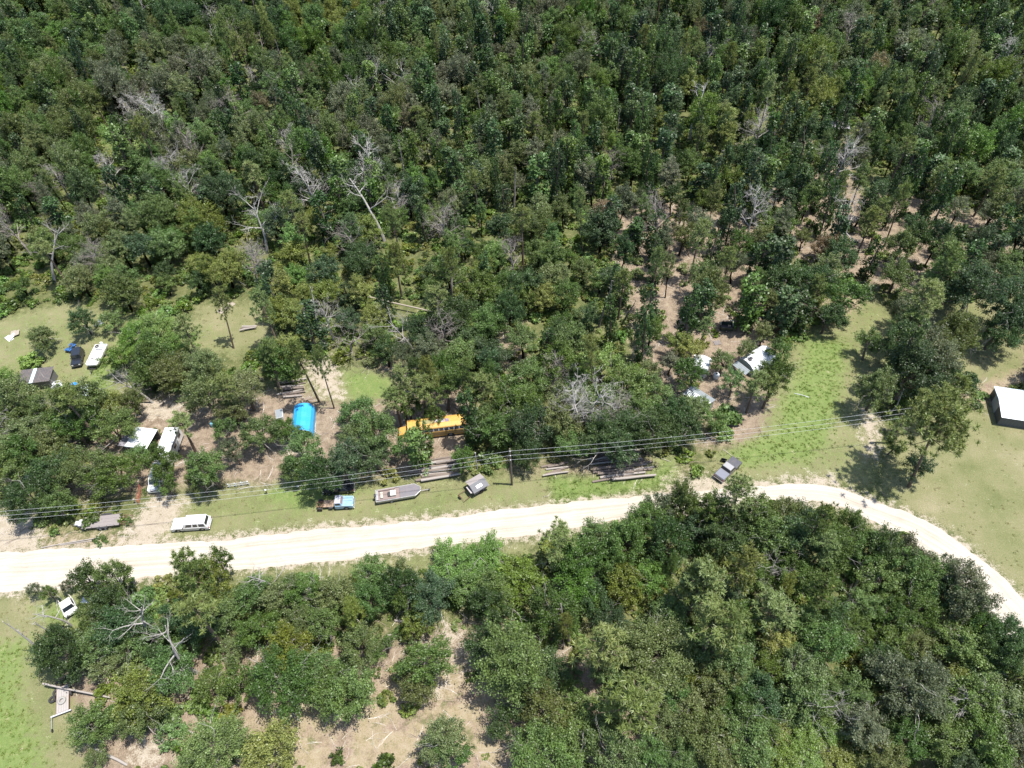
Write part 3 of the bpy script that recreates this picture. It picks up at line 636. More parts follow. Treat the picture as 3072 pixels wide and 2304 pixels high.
def fill():
    """trees and bushes of the wood between the ones placed by eye"""
    grid = {}; cs = 3.0
    def near_(x, y, d):
        i, j = int(x // cs), int(y // cs); k = int(d // cs) + 1
        for a in range(i - k, i + k + 1):
            for b in range(j - k, j + k + 1):
                for (u, v) in grid.get((a, b), ()):
                    if (u - x) ** 2 + (v - y) ** 2 < d * d: return True
        return False
    for t in TREES: grid.setdefault((int(t['x'] // cs), int(t['y'] // cs)), []).append((t['x'], t['y']))
    n = 34000
    P = np.stack([rng.uniform(-215, 205, n), rng.uniform(12, 325, n)], 1)
    open_ = np.minimum.reduce([sdf(P, z) for z in Z_GRASS + Z_BRIGHT + Z_SAND + Z_DRY] + [sdf(P, road_poly)])
    lit = np.minimum.reduce([sdf(P, z) for z in Z_LITTER]); yard = sdf(P, YARD); pw = pline(P, POWER, np.full(3, 3.5))
    nA = np.sin(P[:, 0] * .061 + 1.3) + np.sin(P[:, 1] * .053 + P[:, 0] * .03) + np.sin(P[:, 0] * .021 - P[:, 1] * .033 + 2)
    for i in range(n):
        x, y = P[i]
        px, py = PR((x, y, 4.0))
        m = 60 + 40 * (y > 120)
        if not (-m - 30 < px < 2212 + m + 30 and -m < py < 1690 + 30): continue
        if open_[i] < 1.2 or pw[i] < 0: continue
        if yard[i] < 0 and rng.random() < .72: continue
        south = py > 1150 and open_[i] > 0 and y < 62
        u = rng.random(); hs = rng.uniform(.85, 1.25)
        if yard[i] < 0:
            d = 4.6; kind, tone = 'oak', ['green', 'olive', 'grey', 'dark'][int(rng.integers(4))]; r = rng.uniform(1.6, 2.8); hs = rng.uniform(1.2, 1.7)
        elif lit[i] < 0 and y > 62:
            d = 3.5 if y > 62 else 4.2; kind, tone = ('col', 'dark') if u < .28 else ('oak', ['green', 'grey', 'olive', 'dark'][int(rng.integers(4))]) if u < .86 else ('pine', 'pine') if u < .92 else ('dead', 'dead') if u < .96 else ('bush', 'olive')
            r = rng.uniform(1.5, 2.9); hs = rng.uniform(1.2, 1.8)
        elif y < 62:
            d = 3.0; kind, tone = ('bush', ['green', 'yellow', 'olive', 'bright'][int(rng.integers(4))]) if u < .6 else ('oak', ['green', 'olive', 'yellow'][int(rng.integers(3))])
            r = rng.uniform(.8, 1.7)
        else:
            d = 3.0 if y > 95 else 2.9
            left = px < 800; far = y > 130
            pc = (.14 if far else .07) if left else (.34 if far else .12)
            pp = .05 if y < 150 else .035
            if u < pc: kind, tone = 'col', ('dark' if rng.random() < .7 else 'green')
            elif u < pc + pp: kind, tone = 'pine', 'pine'
            elif u < pc + pp + (.05 if left or y < 120 else .03): kind, tone = 'dead', 'dead'
            elif u < pc + pp + (.28 if y < 130 else .14): kind, tone = 'bush', ['green', 'bright', 'yellow', 'bright'][int(rng.integers(4))]
            else:
                w = nA[i] + rng.normal(0, .9)
                tone = 'grey' if w > 1.5 else 'olive' if w > .6 else 'green' if w > -.7 else 'dark' if w > -2.2 else 'yellow'
                kind = 'oak'
                if rng.random() < .015: tone = 'rust'
                if rng.random() < .07: tone = 'bright'
            r = float(np.clip(rng.lognormal(.93, .30), 1.4, 4.3)); d = max(d, r * 1.02)
            if far: hs = rng.uniform(1.0, 2.1)
        if kind == 'bush': r = rng.uniform(.8, 2.0)
        if kind == 'col': r = rng.uniform(1.1, 2.1); hs = rng.uniform(.8, 1.5)
        if kind == 'pine': r = rng.uniform(1.7, 2.6); hs = rng.uniform(.7, 1.1)
        if near_(x, y, d if kind != 'bush' else d * .62): continue
        h = {'oak': r * 2.4 * hs, 'bush': r * 1.2, 'col': 10 * hs, 'pine': 15 * hs, 'dead': 10}[kind]
        zc = h * (.6 if kind != 'pine' else .8); cx, cy = PR((x, y, zc)); s = SC((x, y, zc))
        if y < 130 and (blocked(cx, cy, r * s) or blocked(*PR((x, y, h * .3)), r * s * .5)): continue
        grid.setdefault((int(x // cs), int(y // cs)), []).append((x, y))
        tall = kind == 'oak' and r < 3.2 and rng.random() < (.55 if y > 120 else .22)
        TREES.append(dict(kind=kind, tone=tone, x=x, y=y, r=r * (.85 if tall else 1), hs=hs, lean=None, var=None, hand=False, tall=tall, h=rng.uniform(7, 12), c=int(rng.integers(3))))
fill()

# ------------------------------------------------------------------ planting: the nearest 300 of a kind are things, the rest one mass
NAME = {'oak': ('oak_tree', 'tree'), 'pine': ('pine_tree', 'pine tree'), 'col': ('vine_covered_tree', 'tree'), 'dead': ('dead_tree', 'dead tree'), 'bush': ('shrub', 'shrub')}
GROUP = {'oak': 'broadleaf trees of the wood', 'pine': 'pine trees', 'col': 'vine wrapped trunks in the wood', 'dead': 'bare dead trees', 'bush': 'low shrubs'}
def pick(t):
    k = t['kind']; r = t['r']
    if k == 'oak': fam = OAK_T if t.get('tall') else OAK_S if r < 2.1 else OAK_M if r < 3.5 else OAK_L
    else: fam = {'pine': PINE, 'col': COLM, 'dead': DEAD, 'bush': BUSH}[k]
    i = t['var'] if t['var'] is not None else int(rng.integers(len(fam)))
    if k == 'pine': i = 5 if r > 4 else i % 5
    tr, cr, R0 = fam[i]
    if k == 'oak': s = (r / R0, (.62 + .26 * t['hs']) if t.get('tall') else r / R0 * t['hs'] ** .7)
    elif k == 'pine':
        h0 = [15, 17, 13, 18, 14, 17][i]; s = (r / R0, 15 * t['hs'] / h0)
    elif k == 'col': s = (r / R0, t['hs'])
    elif k == 'dead':
        h0 = [11, 12, 9, 13, 10, 8][i]; s = (t['h'] / h0, t['h'] / h0)
    else: s = (r / R0, r / R0 * (.8 if t['hs'] > .7 else .6))
    return fam, i, tr, cr, s
count = {}
for t in sorted(TREES, key=lambda t: -(SC((t['x'], t['y'], 0)) * (1000 if t['hand'] else 1))):
    k = t['kind']; fam, i, tr, cr, s = pick(t)
    lean = t['lean'] or (rng.normal(0, 3.2), rng.normal(0, 3.2))
    rot = (R_(-lean[1]), R_(lean[0]), rng.uniform(0, 6.283))
    t['rot'] = rot; t['s'] = s; t['var'] = i; t['fam'] = fam
    hh = t['r'] * 2.2 if k in ('oak', 'bush') else 9
    cx, cy = PR((t['x'], t['y'], hh * .6)); rr = t['r'] * SC((t['x'], t['y'], hh * .6)); t['pc'] = (cx, cy)
    vis = -rr < cx < 2212 + rr and -rr < cy < 1659 + rr
    t['thing'] = vis and count.get(k, 0) < 300
    if not t['thing']: continue
    count[k] = count.get(k, 0) + 1
    nm, cat = NAME[k]
    o = thing(nm, None, None, (t['x'], t['y'], 0)); o.rotation_euler = rot; an = rng.uniform(.86, 1.14) if k != 'pine' else 1.0; o.scale = (s[0] * an, s[0] / an, s[1])
    o.rotation_mode = 'ZYX' if False else 'XYZ'
    t['obj'] = o
    wc = WOODC['dead'] if k == 'dead' else WOODC['pine'] if k == 'pine' else WOODC['live']
    wcol = wc[t.get('c', 0) % len(wc)] if k == 'dead' and t.get('c', 0) < 3 else WOODC['white'][0] if k == 'dead' else wc[int(rng.integers(len(wc)))]
    a = link('trunk' if k != 'bush' else 'stems', tr, o); a.color = (*wcol, 1)
    b = link({'dead': 'limbs', 'bush': 'leaves', 'col': 'vines'}.get(k, 'crown'), cr, o)
    if k == 'dead': b.color = (*wcol, 1)
    else:
        pal = PAL[t['tone']]; c0 = pal[int(rng.integers(len(pal)))]; b.color = (*c0, 1)

# ------------------------------------------------------------------ masses: instances of small leafy pieces on points
def scatter(name, protos, P, rot, scl, idx, label, desc_cat=None, parent=None):
    """one object whose geometry nodes set the pieces on its points"""
    c = bpy.data.collections.new(name + '_pieces')
    for i, (me, colr) in enumerate(protos):
        if me.materials[0] and me.materials[0].name.startswith('leaf'):
            me = me.copy(); me.materials[0] = leaf_tone(colr)
        o = bpy.data.objects.new('%s_piece_%02d' % (name, i), me); c.objects.link(o)
    me = bpy.data.meshes.new(name); me.vertices.add(len(P)); me.vertices.foreach_set('co', np.asarray(P, np.float32).ravel())
    a = me.attributes.new('rot', 'FLOAT_VECTOR', 'POINT'); a.data.foreach_set('vector', np.asarray(rot, np.float32).ravel())
    a = me.attributes.new('scl', 'FLOAT_VECTOR', 'POINT'); a.data.foreach_set('vector', np.asarray(scl, np.float32).ravel())
    a = me.attributes.new('idx', 'INT', 'POINT'); a.data.foreach_set('value', np.asarray(idx, np.int32))
    me.update(); o = link(name, me)
    g = bpy.data.node_groups.new(name, 'GeometryNodeTree')
    g.interface.new_socket('Geometry', in_out='INPUT', socket_type='NodeSocketGeometry'); g.interface.new_socket('Geometry', in_out='OUTPUT', socket_type='NodeSocketGeometry')
    gi = g.nodes.new('NodeGroupInput'); go = g.nodes.new('NodeGroupOutput'); ip = g.nodes.new('GeometryNodeInstanceOnPoints')
    ci = g.nodes.new('GeometryNodeCollectionInfo'); ci.inputs['Collection'].default_value = c
    ci.inputs['Separate Children'].default_value = True; ci.inputs['Reset Children'].default_value = True
    def na(nm, ty):
        n = g.nodes.new('GeometryNodeInputNamedAttribute'); n.data_type = ty; n.inputs['Name'].default_value = nm; return n.outputs['Attribute']
    g.links.new(gi.outputs[0], ip.inputs['Points']); g.links.new(ci.outputs[0], ip.inputs['Instance'])
    ip.inputs['Pick Instance'].default_value = True
    g.links.new(na('idx', 'INT'), ip.inputs['Instance Index']); g.links.new(na('rot', 'FLOAT_VECTOR'), ip.inputs['Rotation']); g.links.new(na('scl', 'FLOAT_VECTOR'), ip.inputs['Scale'])
    g.links.new(ip.outputs[0], go.inputs[0])
    md = o.modifiers.new('pieces', 'NODES'); md.node_group = g
    return tag(o, label, kind='stuff')

BARK_FAR = surf('bark_far', (.12, .095, .07), .9, var=.3); DEADWOOD = surf('dead_wood', (.34, .31, .28), .9, var=.3)
def joined(tr, cr, leafmat, barkmat):
    """trunk and crown of one kind of tree in one mesh for the far wood"""
    n0 = len(cr.vertices); V = np.zeros(n0 * 3, np.float32); cr.vertices.foreach_get('co', V)
    me = cr.copy(); bmx = bmesh.new(); bmx.from_mesh(cr); bmx.from_mesh(tr)
    bmx.verts.ensure_lookup_table(); nf = len(cr.polygons)
    for i, f in enumerate(bmx.faces): f.material_index = 0 if i < nf else 1
    bmx.to_mesh(me); bmx.free(); me.materials.clear(); me.materials.append(leafmat); me.materials.append(barkmat); return me
rest = [t for t in TREES if not t['thing']]
keys = {}; protos = []; P = []; RO = []; SCL = []; IX = []
for t in rest:
    tone = t['tone']; key = (id(t['fam']), t['var'] % 3, tone)
    if key not in keys:
        tr, cr, _ = t['fam'][t['var'] % 3]
        keys[key] = len(protos)
        protos.append((joined(tr, cr, LEAF if t['kind'] != 'dead' else DEADWOOD, BARK_FAR if t['kind'] != 'dead' else DEADWOOD), (lambda p: p[t['var'] % len(p)])(PAL.get(tone, [(.3, .27, .24)]))))
    P.append((t['x'], t['y'], 0)); RO.append(t['rot']); SCL.append((t['s'][0], t['s'][0], t['s'][1])); IX.append(keys[key])
print('trees', len(TREES), 'things', count, 'rest', len(rest), 'protos', len(protos))
if rest: scatter('far_wood', protos, P, RO, SCL, IX, 'dense mixed woodland far behind, crowns merging into one mass')

# undergrowth between the trees
def small(fn, n): return [fn(i) for i in range(n)]
UG = [make_bush(1.0, .8, 10, 34, .26, 600 + i, 1.1)[1] for i in range(4)]
n = 34000; Q = np.stack([rng.uniform(-205, 195, n), rng.uniform(14, 310, n)], 1)
op = np.minimum.reduce([sdf(Q, z) for z in Z_GRASS + Z_SAND + Z_BRIGHT + Z_LOGS] + [sdf(Q, road_poly)]); lt = np.minimum.reduce([sdf(Q, z) for z in Z_LITTER + Z_DRY]); yd = sdf(Q, YARD)
kp = (op > .6) & ((lt > 0) | (rng.random(n) < np.where(Q[:, 1] < 62, .22, .13))) & ((yd > 0) | (rng.random(n) < .12)) & ((Q[:, 1] > 62) | (rng.random(n) < .8))
vis = np.array([(-60 < a[0] < 2270 and -40 < a[1] < 1700) for a in (PR((x, y, 0)) for x, y in Q)]); Q = Q[kp & vis]; n = len(Q)
tones = [(.120, .175, .030), (.095, .140, .030), (.150, .165, .040), (.075, .110, .026)]
protos = [(m_, tones[(i + j) % 4]) for i, m_ in enumerate(UG) for j in range(2)]
s_ = rng.uniform(.55, 1.7, n)
scatter('undergrowth', protos, np.column_stack([Q, np.zeros(n)]), np.column_stack([np.zeros(n), np.zeros(n), rng.uniform(0, 6.28, n)]), np.column_stack([s_, s_, s_ * rng.uniform(.6, 1.5, n)]), rng.integers(0, len(protos), n), 'leafy green undergrowth and vines between the trees')

# grass tufts on the verges, lawn and weed patch
def tuft(seed, h, nb, w):
    r = np.random.default_rng(seed); d = unit(r.normal(size=(nb, 3)) * np.array([.6, .6, .2]) + np.array([0, 0, 1])); b = np.column_stack([r.normal(0, .16, (nb, 2)), np.zeros(nb)])
    t = unit(np.cross(d, r.normal(size=d.shape))) * w; l = h * r.uniform(.5, 1.2, (nb, 1))
    V = np.stack([b - t, b + t, b + d * l + t * .25, b + d * l - t * .25], 1).reshape(-1, 3)
    return leaf_mesh('grass_tuft', V, np.arange(len(V)).reshape(-1, 4), np.clip(1 + r.normal(0, .25, nb), .4, 1.8), LEAF)
TU = [tuft(i, .28, 22, .03) for i in range(3)] + [tuft(9 + i, .5, 26, .04) for i in range(2)]
def tufts(name, zones, n, idx, sc, cols, label, edge=0.0):
    lo = np.min([z.min(0) for z in zones], 0); hi = np.max([z.max(0) for z in zones], 0)
    lo = np.maximum(lo, (-95, 20)); hi = np.minimum(hi, (95, 140))
    Q = np.stack([rng.uniform(lo[0], hi[0], n), rng.uniform(lo[1], hi[1], n)], 1)
    d = np.minimum.reduce([sdf(Q, z) for z in zones]); q = Q[(d + rng.normal(0, 1.0, n) < 0) & (sdf(Q, road_poly) > .2)]; n = len(q); s_ = rng.uniform(*sc, n)
    pr = [(TU[i], c) for i in idx for c in cols]
    scatter(name, pr, np.column_stack([q, np.zeros(n)]), np.column_stack([np.zeros((n, 2)), rng.uniform(0, 6.28, n)]), np.column_stack([s_, s_, s_]), rng.integers(0, len(pr), n), label)
tufts('tall_weeds', [Z_BRIGHT[0], Z_BRIGHT[1], Z_BRIGHT[2], Z_BRIGHT[3], Z_BRIGHT[4]], 30000, (0, 1, 2), (.45, .85), [(.14, .22, .035), (.18, .22, .045)], 'bright green weeds growing thick beside the road')
tufts('grass', Z_GRASS, 7000, (0, 1, 2), (.3, .75), [(.17, .18, .055), (.23, .21, .085), (.30, .25, .13)], 'short thin grass on the verges and clearings')
# twigs and storm litter on the open ground
def twig(seed):
    r = np.random.default_rng(seed); mb = MB()
    bough(mb, Vector((0, 0, .06)), Vector((1, 0, .02)), 1.6, .035, r, 2, 2, .4, 4, .1); me = mb.mesh('twig', surf('twig_%d' % seed, [(.36, .32, .28), (.22, .17, .13), (.45, .41, .36)][seed % 3], .9, var=.3))
    for v in me.vertices: v.co.z = abs(v.co.z) * .4 + .03
    return me
TW = [twig(i) for i in range(6)]
zs = Z_LITTER + Z_DRY; n = 9000; Q = np.stack([rng.uniform(-100, 110, n), rng.uniform(20, 160, n)], 1)
kp = (sdf(Q, road_poly) > 1) & ((np.minimum.reduce([sdf(Q, z) for z in zs]) < 1) | (Q[:, 1] < 60)) & (np.minimum.reduce([sdf(Q, z) for z in Z_GRASS]) > 0)
Q = Q[kp][:3200]; n = len(Q); s_ = rng.uniform(.35, 1.3, n)
scatter('fallen_twigs', [(m, (1, 1, 1)) for m in TW], np.column_stack([Q, np.zeros(n)]), np.column_stack([np.zeros((n, 2)), rng.uniform(0, 6.28, n)]), np.column_stack([s_, s_, s_]), rng.integers(0, 6, n), 'fallen twigs and storm litter scattered over the bare ground')

# ================================================================== things people left here
M_ = {}
def S(name, col, **k):
    if name not in M_: M_[name] = surf(name, col, **k)
    return M_[name]
WHITE = S('white_paint', (.58, .58, .57), rough=.35, var=.12, dirt=.45, coat=.3)
WHITE_M = S('white_metal_sheet', (.56, .58, .59), rough=.4, var=.14, dirt=.35)
BLACKP = S('black_paint', (.012, .013, .015), rough=.25, var=.3, coat=.6)
GLASS = S('dark_window', (.012, .016, .019), rough=.08, var=.1, spec=.7)
RUBBER = S('rubber', (.022, .021, .020), rough=.85, var=.3)
STEEL = S('grey_steel', (.34, .34, .34), rough=.45, metal=.5, var=.2, dirt=.4)
CHROME = S('bright_metal', (.62, .62, .61), rough=.25, metal=.8, var=.15)
RUST = S('rusty_steel', (.13, .065, .04), rough=.85, var=.4, dirt=.6, dirtc=(.06, .04, .03))
REDRUST = S('red_oxide_steel', (.27, .075, .045), rough=.75, var=.3, dirt=.4)
DARKST = S('black_steel', (.03, .03, .032), rough=.6, var=.3)
BUSY = S('bus_yellow', (.46, .255, .05), rough=.5, var=.3, dirt=.75, dirtc=(.28, .17, .06))
BLUET = S('blue_tarp', (.02, .25, .50), rough=.45, var=.28, scale=1.6, dirt=.25, dirtc=(.05, .20, .32))
BLUEP = S('faded_blue_paint', (.15, .30, .41), rough=.4, var=.15, dirt=.5, dirtc=(.30, .20, .16), coat=.2)
QUADB = S('blue_plastic', (.025, .09, .24), rough=.4, var=.2)
GREYW = S('weathered_plank', (.185, .165, .162), rough=.9, var=.35, scale=4, dirt=.3)
TANW = S('tan_board', (.25, .215, .17), rough=.9, var=.3, dirt=.2)
POLEW = S('creosote_pole', (.10, .078, .06), rough=.9, var=.35)
GREYP = S('grey_panel', (.095, .098, .098), rough=.6, var=.15, dirt=.4)
GALV = S('galvanised_sheet', (.26, .285, .30), rough=.35, metal=.35, var=.25, dirt=.45, dirtc=(.20, .20, .18))
BROWNR = S('brown_sheet_roof', (.06, .052, .053), rough=.6, var=.25, dirt=.3)
TEAL = S('pale_teal_sheet', (.42, .55, .54), rough=.4, var=.15, dirt=.3)
GREEND = S('dark_green_steel', (.018, .032, .022), rough=.5, var=.3)
REDL = S('red_lens', (.30, .02, .015), rough=.2, var=.1); CLEAR = S('lamp_lens', (.70, .70, .66), rough=.12, var=.1)
BARKL = S('log_bark', (.15, .12, .10), rough=.95, var=.55, scale=5, dirt=.5, dirtc=(.09, .07, .055)); CUT = S('cut_wood', (.46, .37, .25), rough=.9, var=.3)
GREYLOG = S('bleached_log', (.25, .225, .205), rough=.95, var=.4, scale=5, dirt=.3)
WIRE = S('cable_metal', (.50, .50, .49), rough=.4, metal=.3, var=.1); INSUL = S('grey_porcelain', (.5, .5, .5), rough=.2)
MINT = S('mesh_screen', (.22, .27, .25), rough=.7, var=.2); SEAT = S('tan_vinyl', (.36, .33, .28), rough=.5, var=.15, dirt=.3)
PLANKB = S('boat_deck', (.115, .108, .122), rough=.8, var=.3, dirt=.4); DECKM = S('maroon_deck', (.17, .128, .122), rough=.8, var=.25, dirt=.4)

def along(front, rear, z=0.0):
    """base point, heading and length of a thing from its front and rear in the photograph"""
    a, b = G(*front, z), G(*rear, z); v = a - b
    return ((a + b) / 2), math.atan2(v.y, v.x), v.length
def wheel(parent, x, y, r, w, rim=CHROME, name='wheel'):
    M = Matrix.Translation((x, y, r)) @ Matrix.Rotation(R_(90), 4, 'X')
    t = MB().lathe([(r * .58, -w / 2), (r * .9, -w / 2), (r, -w * .36), (r, w * .36), (r * .9, w / 2), (r * .58, w / 2), (r * .58, -w / 2)], M, 18).build(name, RUBBER, parent, True)
    MB().lathe([(0, -w * .28), (r * .2, -w * .36), (r * .30, -w * .22), (r * .58, -w * .40), (r * .58, w * .40), (r * .30, w * .22), (r * .2, w * .36), (0, w * .28)], M, 14).build('rim', rim, t, True)
    return t

def car(name, label, cat, front, rear, Lc, W, paint, belt, roof, hood, zb, rb, ft, wr, wx, sides, roofmat=None, group=None, inset=.16, rim=CHROME, trunk=None, windshield=True, cabmat=None, rearwin=True, chrome=CHROME):
    """a vehicle: rb/ft = (x at belt, x at roof) of the rear and front of the cabin; sides = window spans along the cabin"""
    loc, rz, _ = along(front, rear); o = thing(name, label, cat, loc, rz, group)
    h = Lc / 2; (xrb, xrt), (xfb, xft) = rb, ft
    tr = belt if trunk is None else trunk
    # lower body with wheel arches cut as flat notches in the side profile
    def arch(xc):
        return [(xc + wr * 1.22 * math.cos(a), zb + max(0, wr * 1.22 * math.sin(a) - (zb - wr) * 0)) for a in np.linspace(math.pi, 0, 7)]
    prof = [(-h, zb + .12), (-h + .06, zb)]
    for xc in sorted(wx): prof += arch(xc)
    prof += [(h - .06, zb), (h, zb + .12), (h, hood - .10), (h - .12, hood), (xfb, belt), (xrb, belt), (-h + .08, tr), (-h, tr - .10)]
    MB().prism(prof, -W / 2, W / 2).build('body', paint, o, bevel=.05)
    yb, yt = W / 2 - .03, W / 2 - inset
    MB().frustum((xrb, xfb, -yb, yb), (xrt, xft, -yt, yt), belt - .01, roof - .03).build('cabin', cabmat or paint, o, bevel=.03)
    MB().frustum((xrt - .03, xft + .04, -yt - .01, yt + .01), (xrt + .05, xft - .06, -yt + .07, yt - .07), roof - .035, roof + .02).build('roof', roofmat or paint, o, bevel=.015)
    z0, z1 = belt, roof - .03
    if windshield: MB().panel([(xfb, -yb, z0), (xfb, yb, z0), (xft, yt, z1), (xft, -yt, z1)], .07, .93, .10, .93).build('windshield', GLASS, o)
    if rearwin: MB().panel([(xrb, yb, z0), (xrb, -yb, z0), (xrt, -yt, z1), (xrt, yt, z1)], .09, .91, .16, .90).build('rear_window', GLASS, o)
    for sgn in (1, -1):
        q = [(xrb, -yb, z0), (xfb, -yb, z0), (xft, -yt, z1), (xrt, -yt, z1)] if sgn < 0 else [(xfb, yb, z0), (xrb, yb, z0), (xrt, yt, z1), (xft, yt, z1)]
        for u0, u1 in sides:
            a, b = (u0, u1) if sgn < 0 else (1 - u1, 1 - u0)
            MB().panel(q, a, b, .16, .88).build('side_window', GLASS, o)
        MB().box(xfb - .22, xfb - .08, sgn * (W / 2 + .02), sgn * (W / 2 + .20), belt + .02, belt + .18).build('mirror', DARKST, o, bevel=.02)
        MB().box(h - .03, h + .025, sgn * (W / 2 - .42), sgn * (W / 2 - .12), hood - .34, hood - .16).build('headlight', CLEAR, o)
        MB().box(-h - .02, -h + .03, sgn * (W / 2 - .22), sgn * (W / 2 - .05), tr - .45, tr - .14).build('taillight', REDL, o)
        MB().box(xrb + .25, xfb - .1, sgn * W / 2 - .006, sgn * W / 2 + .012, belt - .38, belt - .34).build('trim_strip', DARKST, o)
    MB().box(h - .02, h + .10, -W / 2 + .04, W / 2 - .04, zb + .05, zb + .22).build('bumper', chrome, o, bevel=.03)
    MB().box(-h - .10, -h + .02, -W / 2 + .04, W / 2 - .04, zb + .05, zb + .22).build('bumper', chrome, o, bevel=.03)
    MB().box(h + .002, h + .022, -W / 2 + .46, W / 2 - .46, hood - .36, hood - .14).build('grille', DARKST, o)
    for xc in wx:
        for sgn in (1, -1): wheel(o, xc, sgn * (W / 2 - .12), wr, .22, rim)
    MB().box(xfb + .1, h - .2, -.015, .015, min(hood, belt) - .005, hood + .012).build('hood_crease', paint, o)
    return o

# --- the white wagon by the road
o = car('station_wagon', 'long white station wagon parked on the sandy verge of the dirt road', 'car', (377, 1139), (457, 1134), 5.6, 1.98, WHITE, 1.06, 1.86, 1.02, .36, (-2.62, -2.42), (1.05, .55), .37, (-1.75, 1.85), [(.04, .30), (.36, .56), (.62, .88)])
for s_ in (1, -1): MB().box(-2.3, .4, s_ * .62 - .02, s_ * .62 + .02, 1.87, 1.91).build('roof_rail', STEEL, o)
# --- black sedan under the tree
o = car('sedan', 'old black sedan half under a tree beside the blue truck', 'car', (703, 1062), (764, 1056), 4.7, 1.78, BLACKP, .92, 1.40, .90, .28, (-1.45, -.95), (1.0, .35), .31, (-1.4, 1.45), [(.10, .46), (.52, .86)], trunk=.95, inset=.24)
# --- boxy off-roader on the lawn
o = car('off_roader', 'boxy black off roader with a spare wheel on its back, beside the white deck boat', 'car', (168, 799), (176, 760), 3.9, 1.75, BLACKP, 1.12, 1.83, 1.08, .45, (-1.85, -1.80), (.55, .30), .40, (-1.15, 1.2), [(.05, .34), (.40, .64), (.70, .92)], inset=.10, rim=STEEL, chrome=DARKST)
for s_ in (1, -1):
    MB().box(.75, 1.75, s_ * .72 - .16, s_ * .72 + .16, .95, 1.0).build('fender', DARKST, o, bevel=.03)
t = MB().lathe([(.22, -.13), (.36, -.13), (.41, -.08), (.41, .08), (.36, .13), (.22, .13), (.22, -.13)], Matrix.Translation((-2.12, 0, 1.15)) @ Matrix.Rotation(R_(72), 4, 'Y'), 18).build('spare_wheel', RUBBER, o, True)
MB().lathe([(0, -.10), (.1, -.13), (.22, -.10), (.22, .10), (.1, .13), (0, .10)], Matrix.Translation((-2.12, 0, 1.15)) @ Matrix.Rotation(R_(72), 4, 'Y'), 14).build('rim', WHITE, t, True)
# --- dark pickup with its door open
o = car('pickup_truck', 'dark grey pickup truck with its driver door swung open in the clearing', 'pickup truck', (1592, 998), (1549, 1040), 4.9, 1.8, S('charcoal_paint', (.055, .055, .062), rough=.3, var=.2, dirt=.3, coat=.4), 1.02, 1.66, 1.02, .42, (-.75, -.62), (.85, .35), .36, (-1.55, 1.55), [(.10, .88)], roofmat=S('faded_grey_roof', (.22, .22, .23), rough=.45, var=.25, dirt=.3), trunk=1.02)
MB().frustum((-2.36, -.80, -.86, .86), (-2.3, -.86, -.80, .80), 1.015, 1.10).build('bed_cover', S('slate_cover', (.115, .12, .145), rough=.7, var=.2), o, bevel=.02)
d_ = MB().box(0, .98, -.03, .03, -.55, .02).box(.02, .10, -.025, .025, .02, .56).box(.80, .88, -.025, .025, .02, .45).box(.06, .86, -.025, .025, .50, .56).build('open_door', BLACKP, o)
d_.location = (.82, .92, 1.02); d_.rotation_euler = (0, 0, R_(118))
MB().panel([(.08, -.02, .04), (.86, -.02, .04), (.82, -.02, .5), (.10, -.02, .5)], .02, .98, .02, .98).build('door_window', GLASS, d_)
MB().box(-2.52, -2.46, -.72, .72, .55, .98).build('tailgate', S('charcoal_paint', (.05, .05, .055)), o, bevel=.02)
# --- blue truck with bare chassis
loc, rz, _ = along((767, 1090), (686, 1095)); o = thing('old_truck', 'faded light blue old truck cab with a bare rusty chassis behind it', 'truck', loc, rz)
MB().prism([(.05, .50), (.55, .42), (1.05, .46)] + [(1.75 + .46 * math.cos(a), .42 + .46 * math.sin(a)) for a in np.linspace(math.pi, 0, 7)] + [(2.75, .5), (2.8, .95), (2.62, 1.16), (1.25, 1.26), (.1, 1.22), (.05, 1.0)], -.92, .92).build('body', BLUEP, o, bevel=.07)
MB().frustum((.05, 1.28, -.86, .86), (.14, .95, -.72, .72), 1.2, 1.78).build('cabin', BLUEP, o, bevel=.04)
MB().frustum((.10, 1.0, -.74, .74), (.18, .9, -.64, .64), 1.775, 1.83).build('roof', S('blistered_blue_roof', (.36, .39, .44), rough=.5, var=.2, dirt=.6, dirtc=(.38, .22, .20)), o, bevel=.02)
MB().panel([(1.28, -.86, 1.2), (1.28, .86, 1.2), (.95, .72, 1.78), (.95, -.72, 1.78)], .07, .93, .14, .9).build('windshield', S('hazy_glass', (.16, .13, .14), rough=.2), o)
for s_ in (1, -1):
    q = [(.05, -.86, 1.2), (1.28, -.86, 1.2), (.95, -.72, 1.78), (.14, -.72, 1.78)] if s_ < 0 else [(1.28, .86, 1.2), (.05, .86, 1.2), (.14, .72, 1.78), (.95, .72, 1.78)]
    MB().panel(q, .12, .86, .14, .86).build('side_window', GLASS, o)
    MB().box(1.1, 2.72, s_ * .78 - .14, s_ * .78 + .14, 1.0, 1.16).build('fender', BLUEP, o, bevel=.09)
    MB().box(2.74, 2.80, s_ * .66 - .13, s_ * .66 + .13, .82, 1.02).build('headlight', CLEAR, o, bevel=.04)
    wheel(o, 1.75, s_ * .80, .38, .22, STEEL); wheel(o, -2.35, s_ * .78, .40, .30, RUST)
    MB().box(-2.85, .1, s_ * .42 - .06, s_ * .42 + .06, .52, .68).build('chassis_rail', RUST, o)
MB().box(2.80, 2.94, -.92, .92, .46, .62).build('bumper', CHROME, o, bevel=.04)
MB().box(1.30, 2.60, -.03, .03, 1.15, 1.285).build('hood_crease', BLUEP, o, bevel=.01)
for x in (-.35, -1.2, -2.0, -2.75): MB().box(x - .07, x + .07, -.5, .5, .54, .66).build('cross_member', RUST, o)
MB().box(-1.75, -.05, -.62, .62, .69, .76).build('flat_floor', S('rotten_board', (.24, .17, .12), rough=.95, var=.45, scale=4, dirt=.5), o)
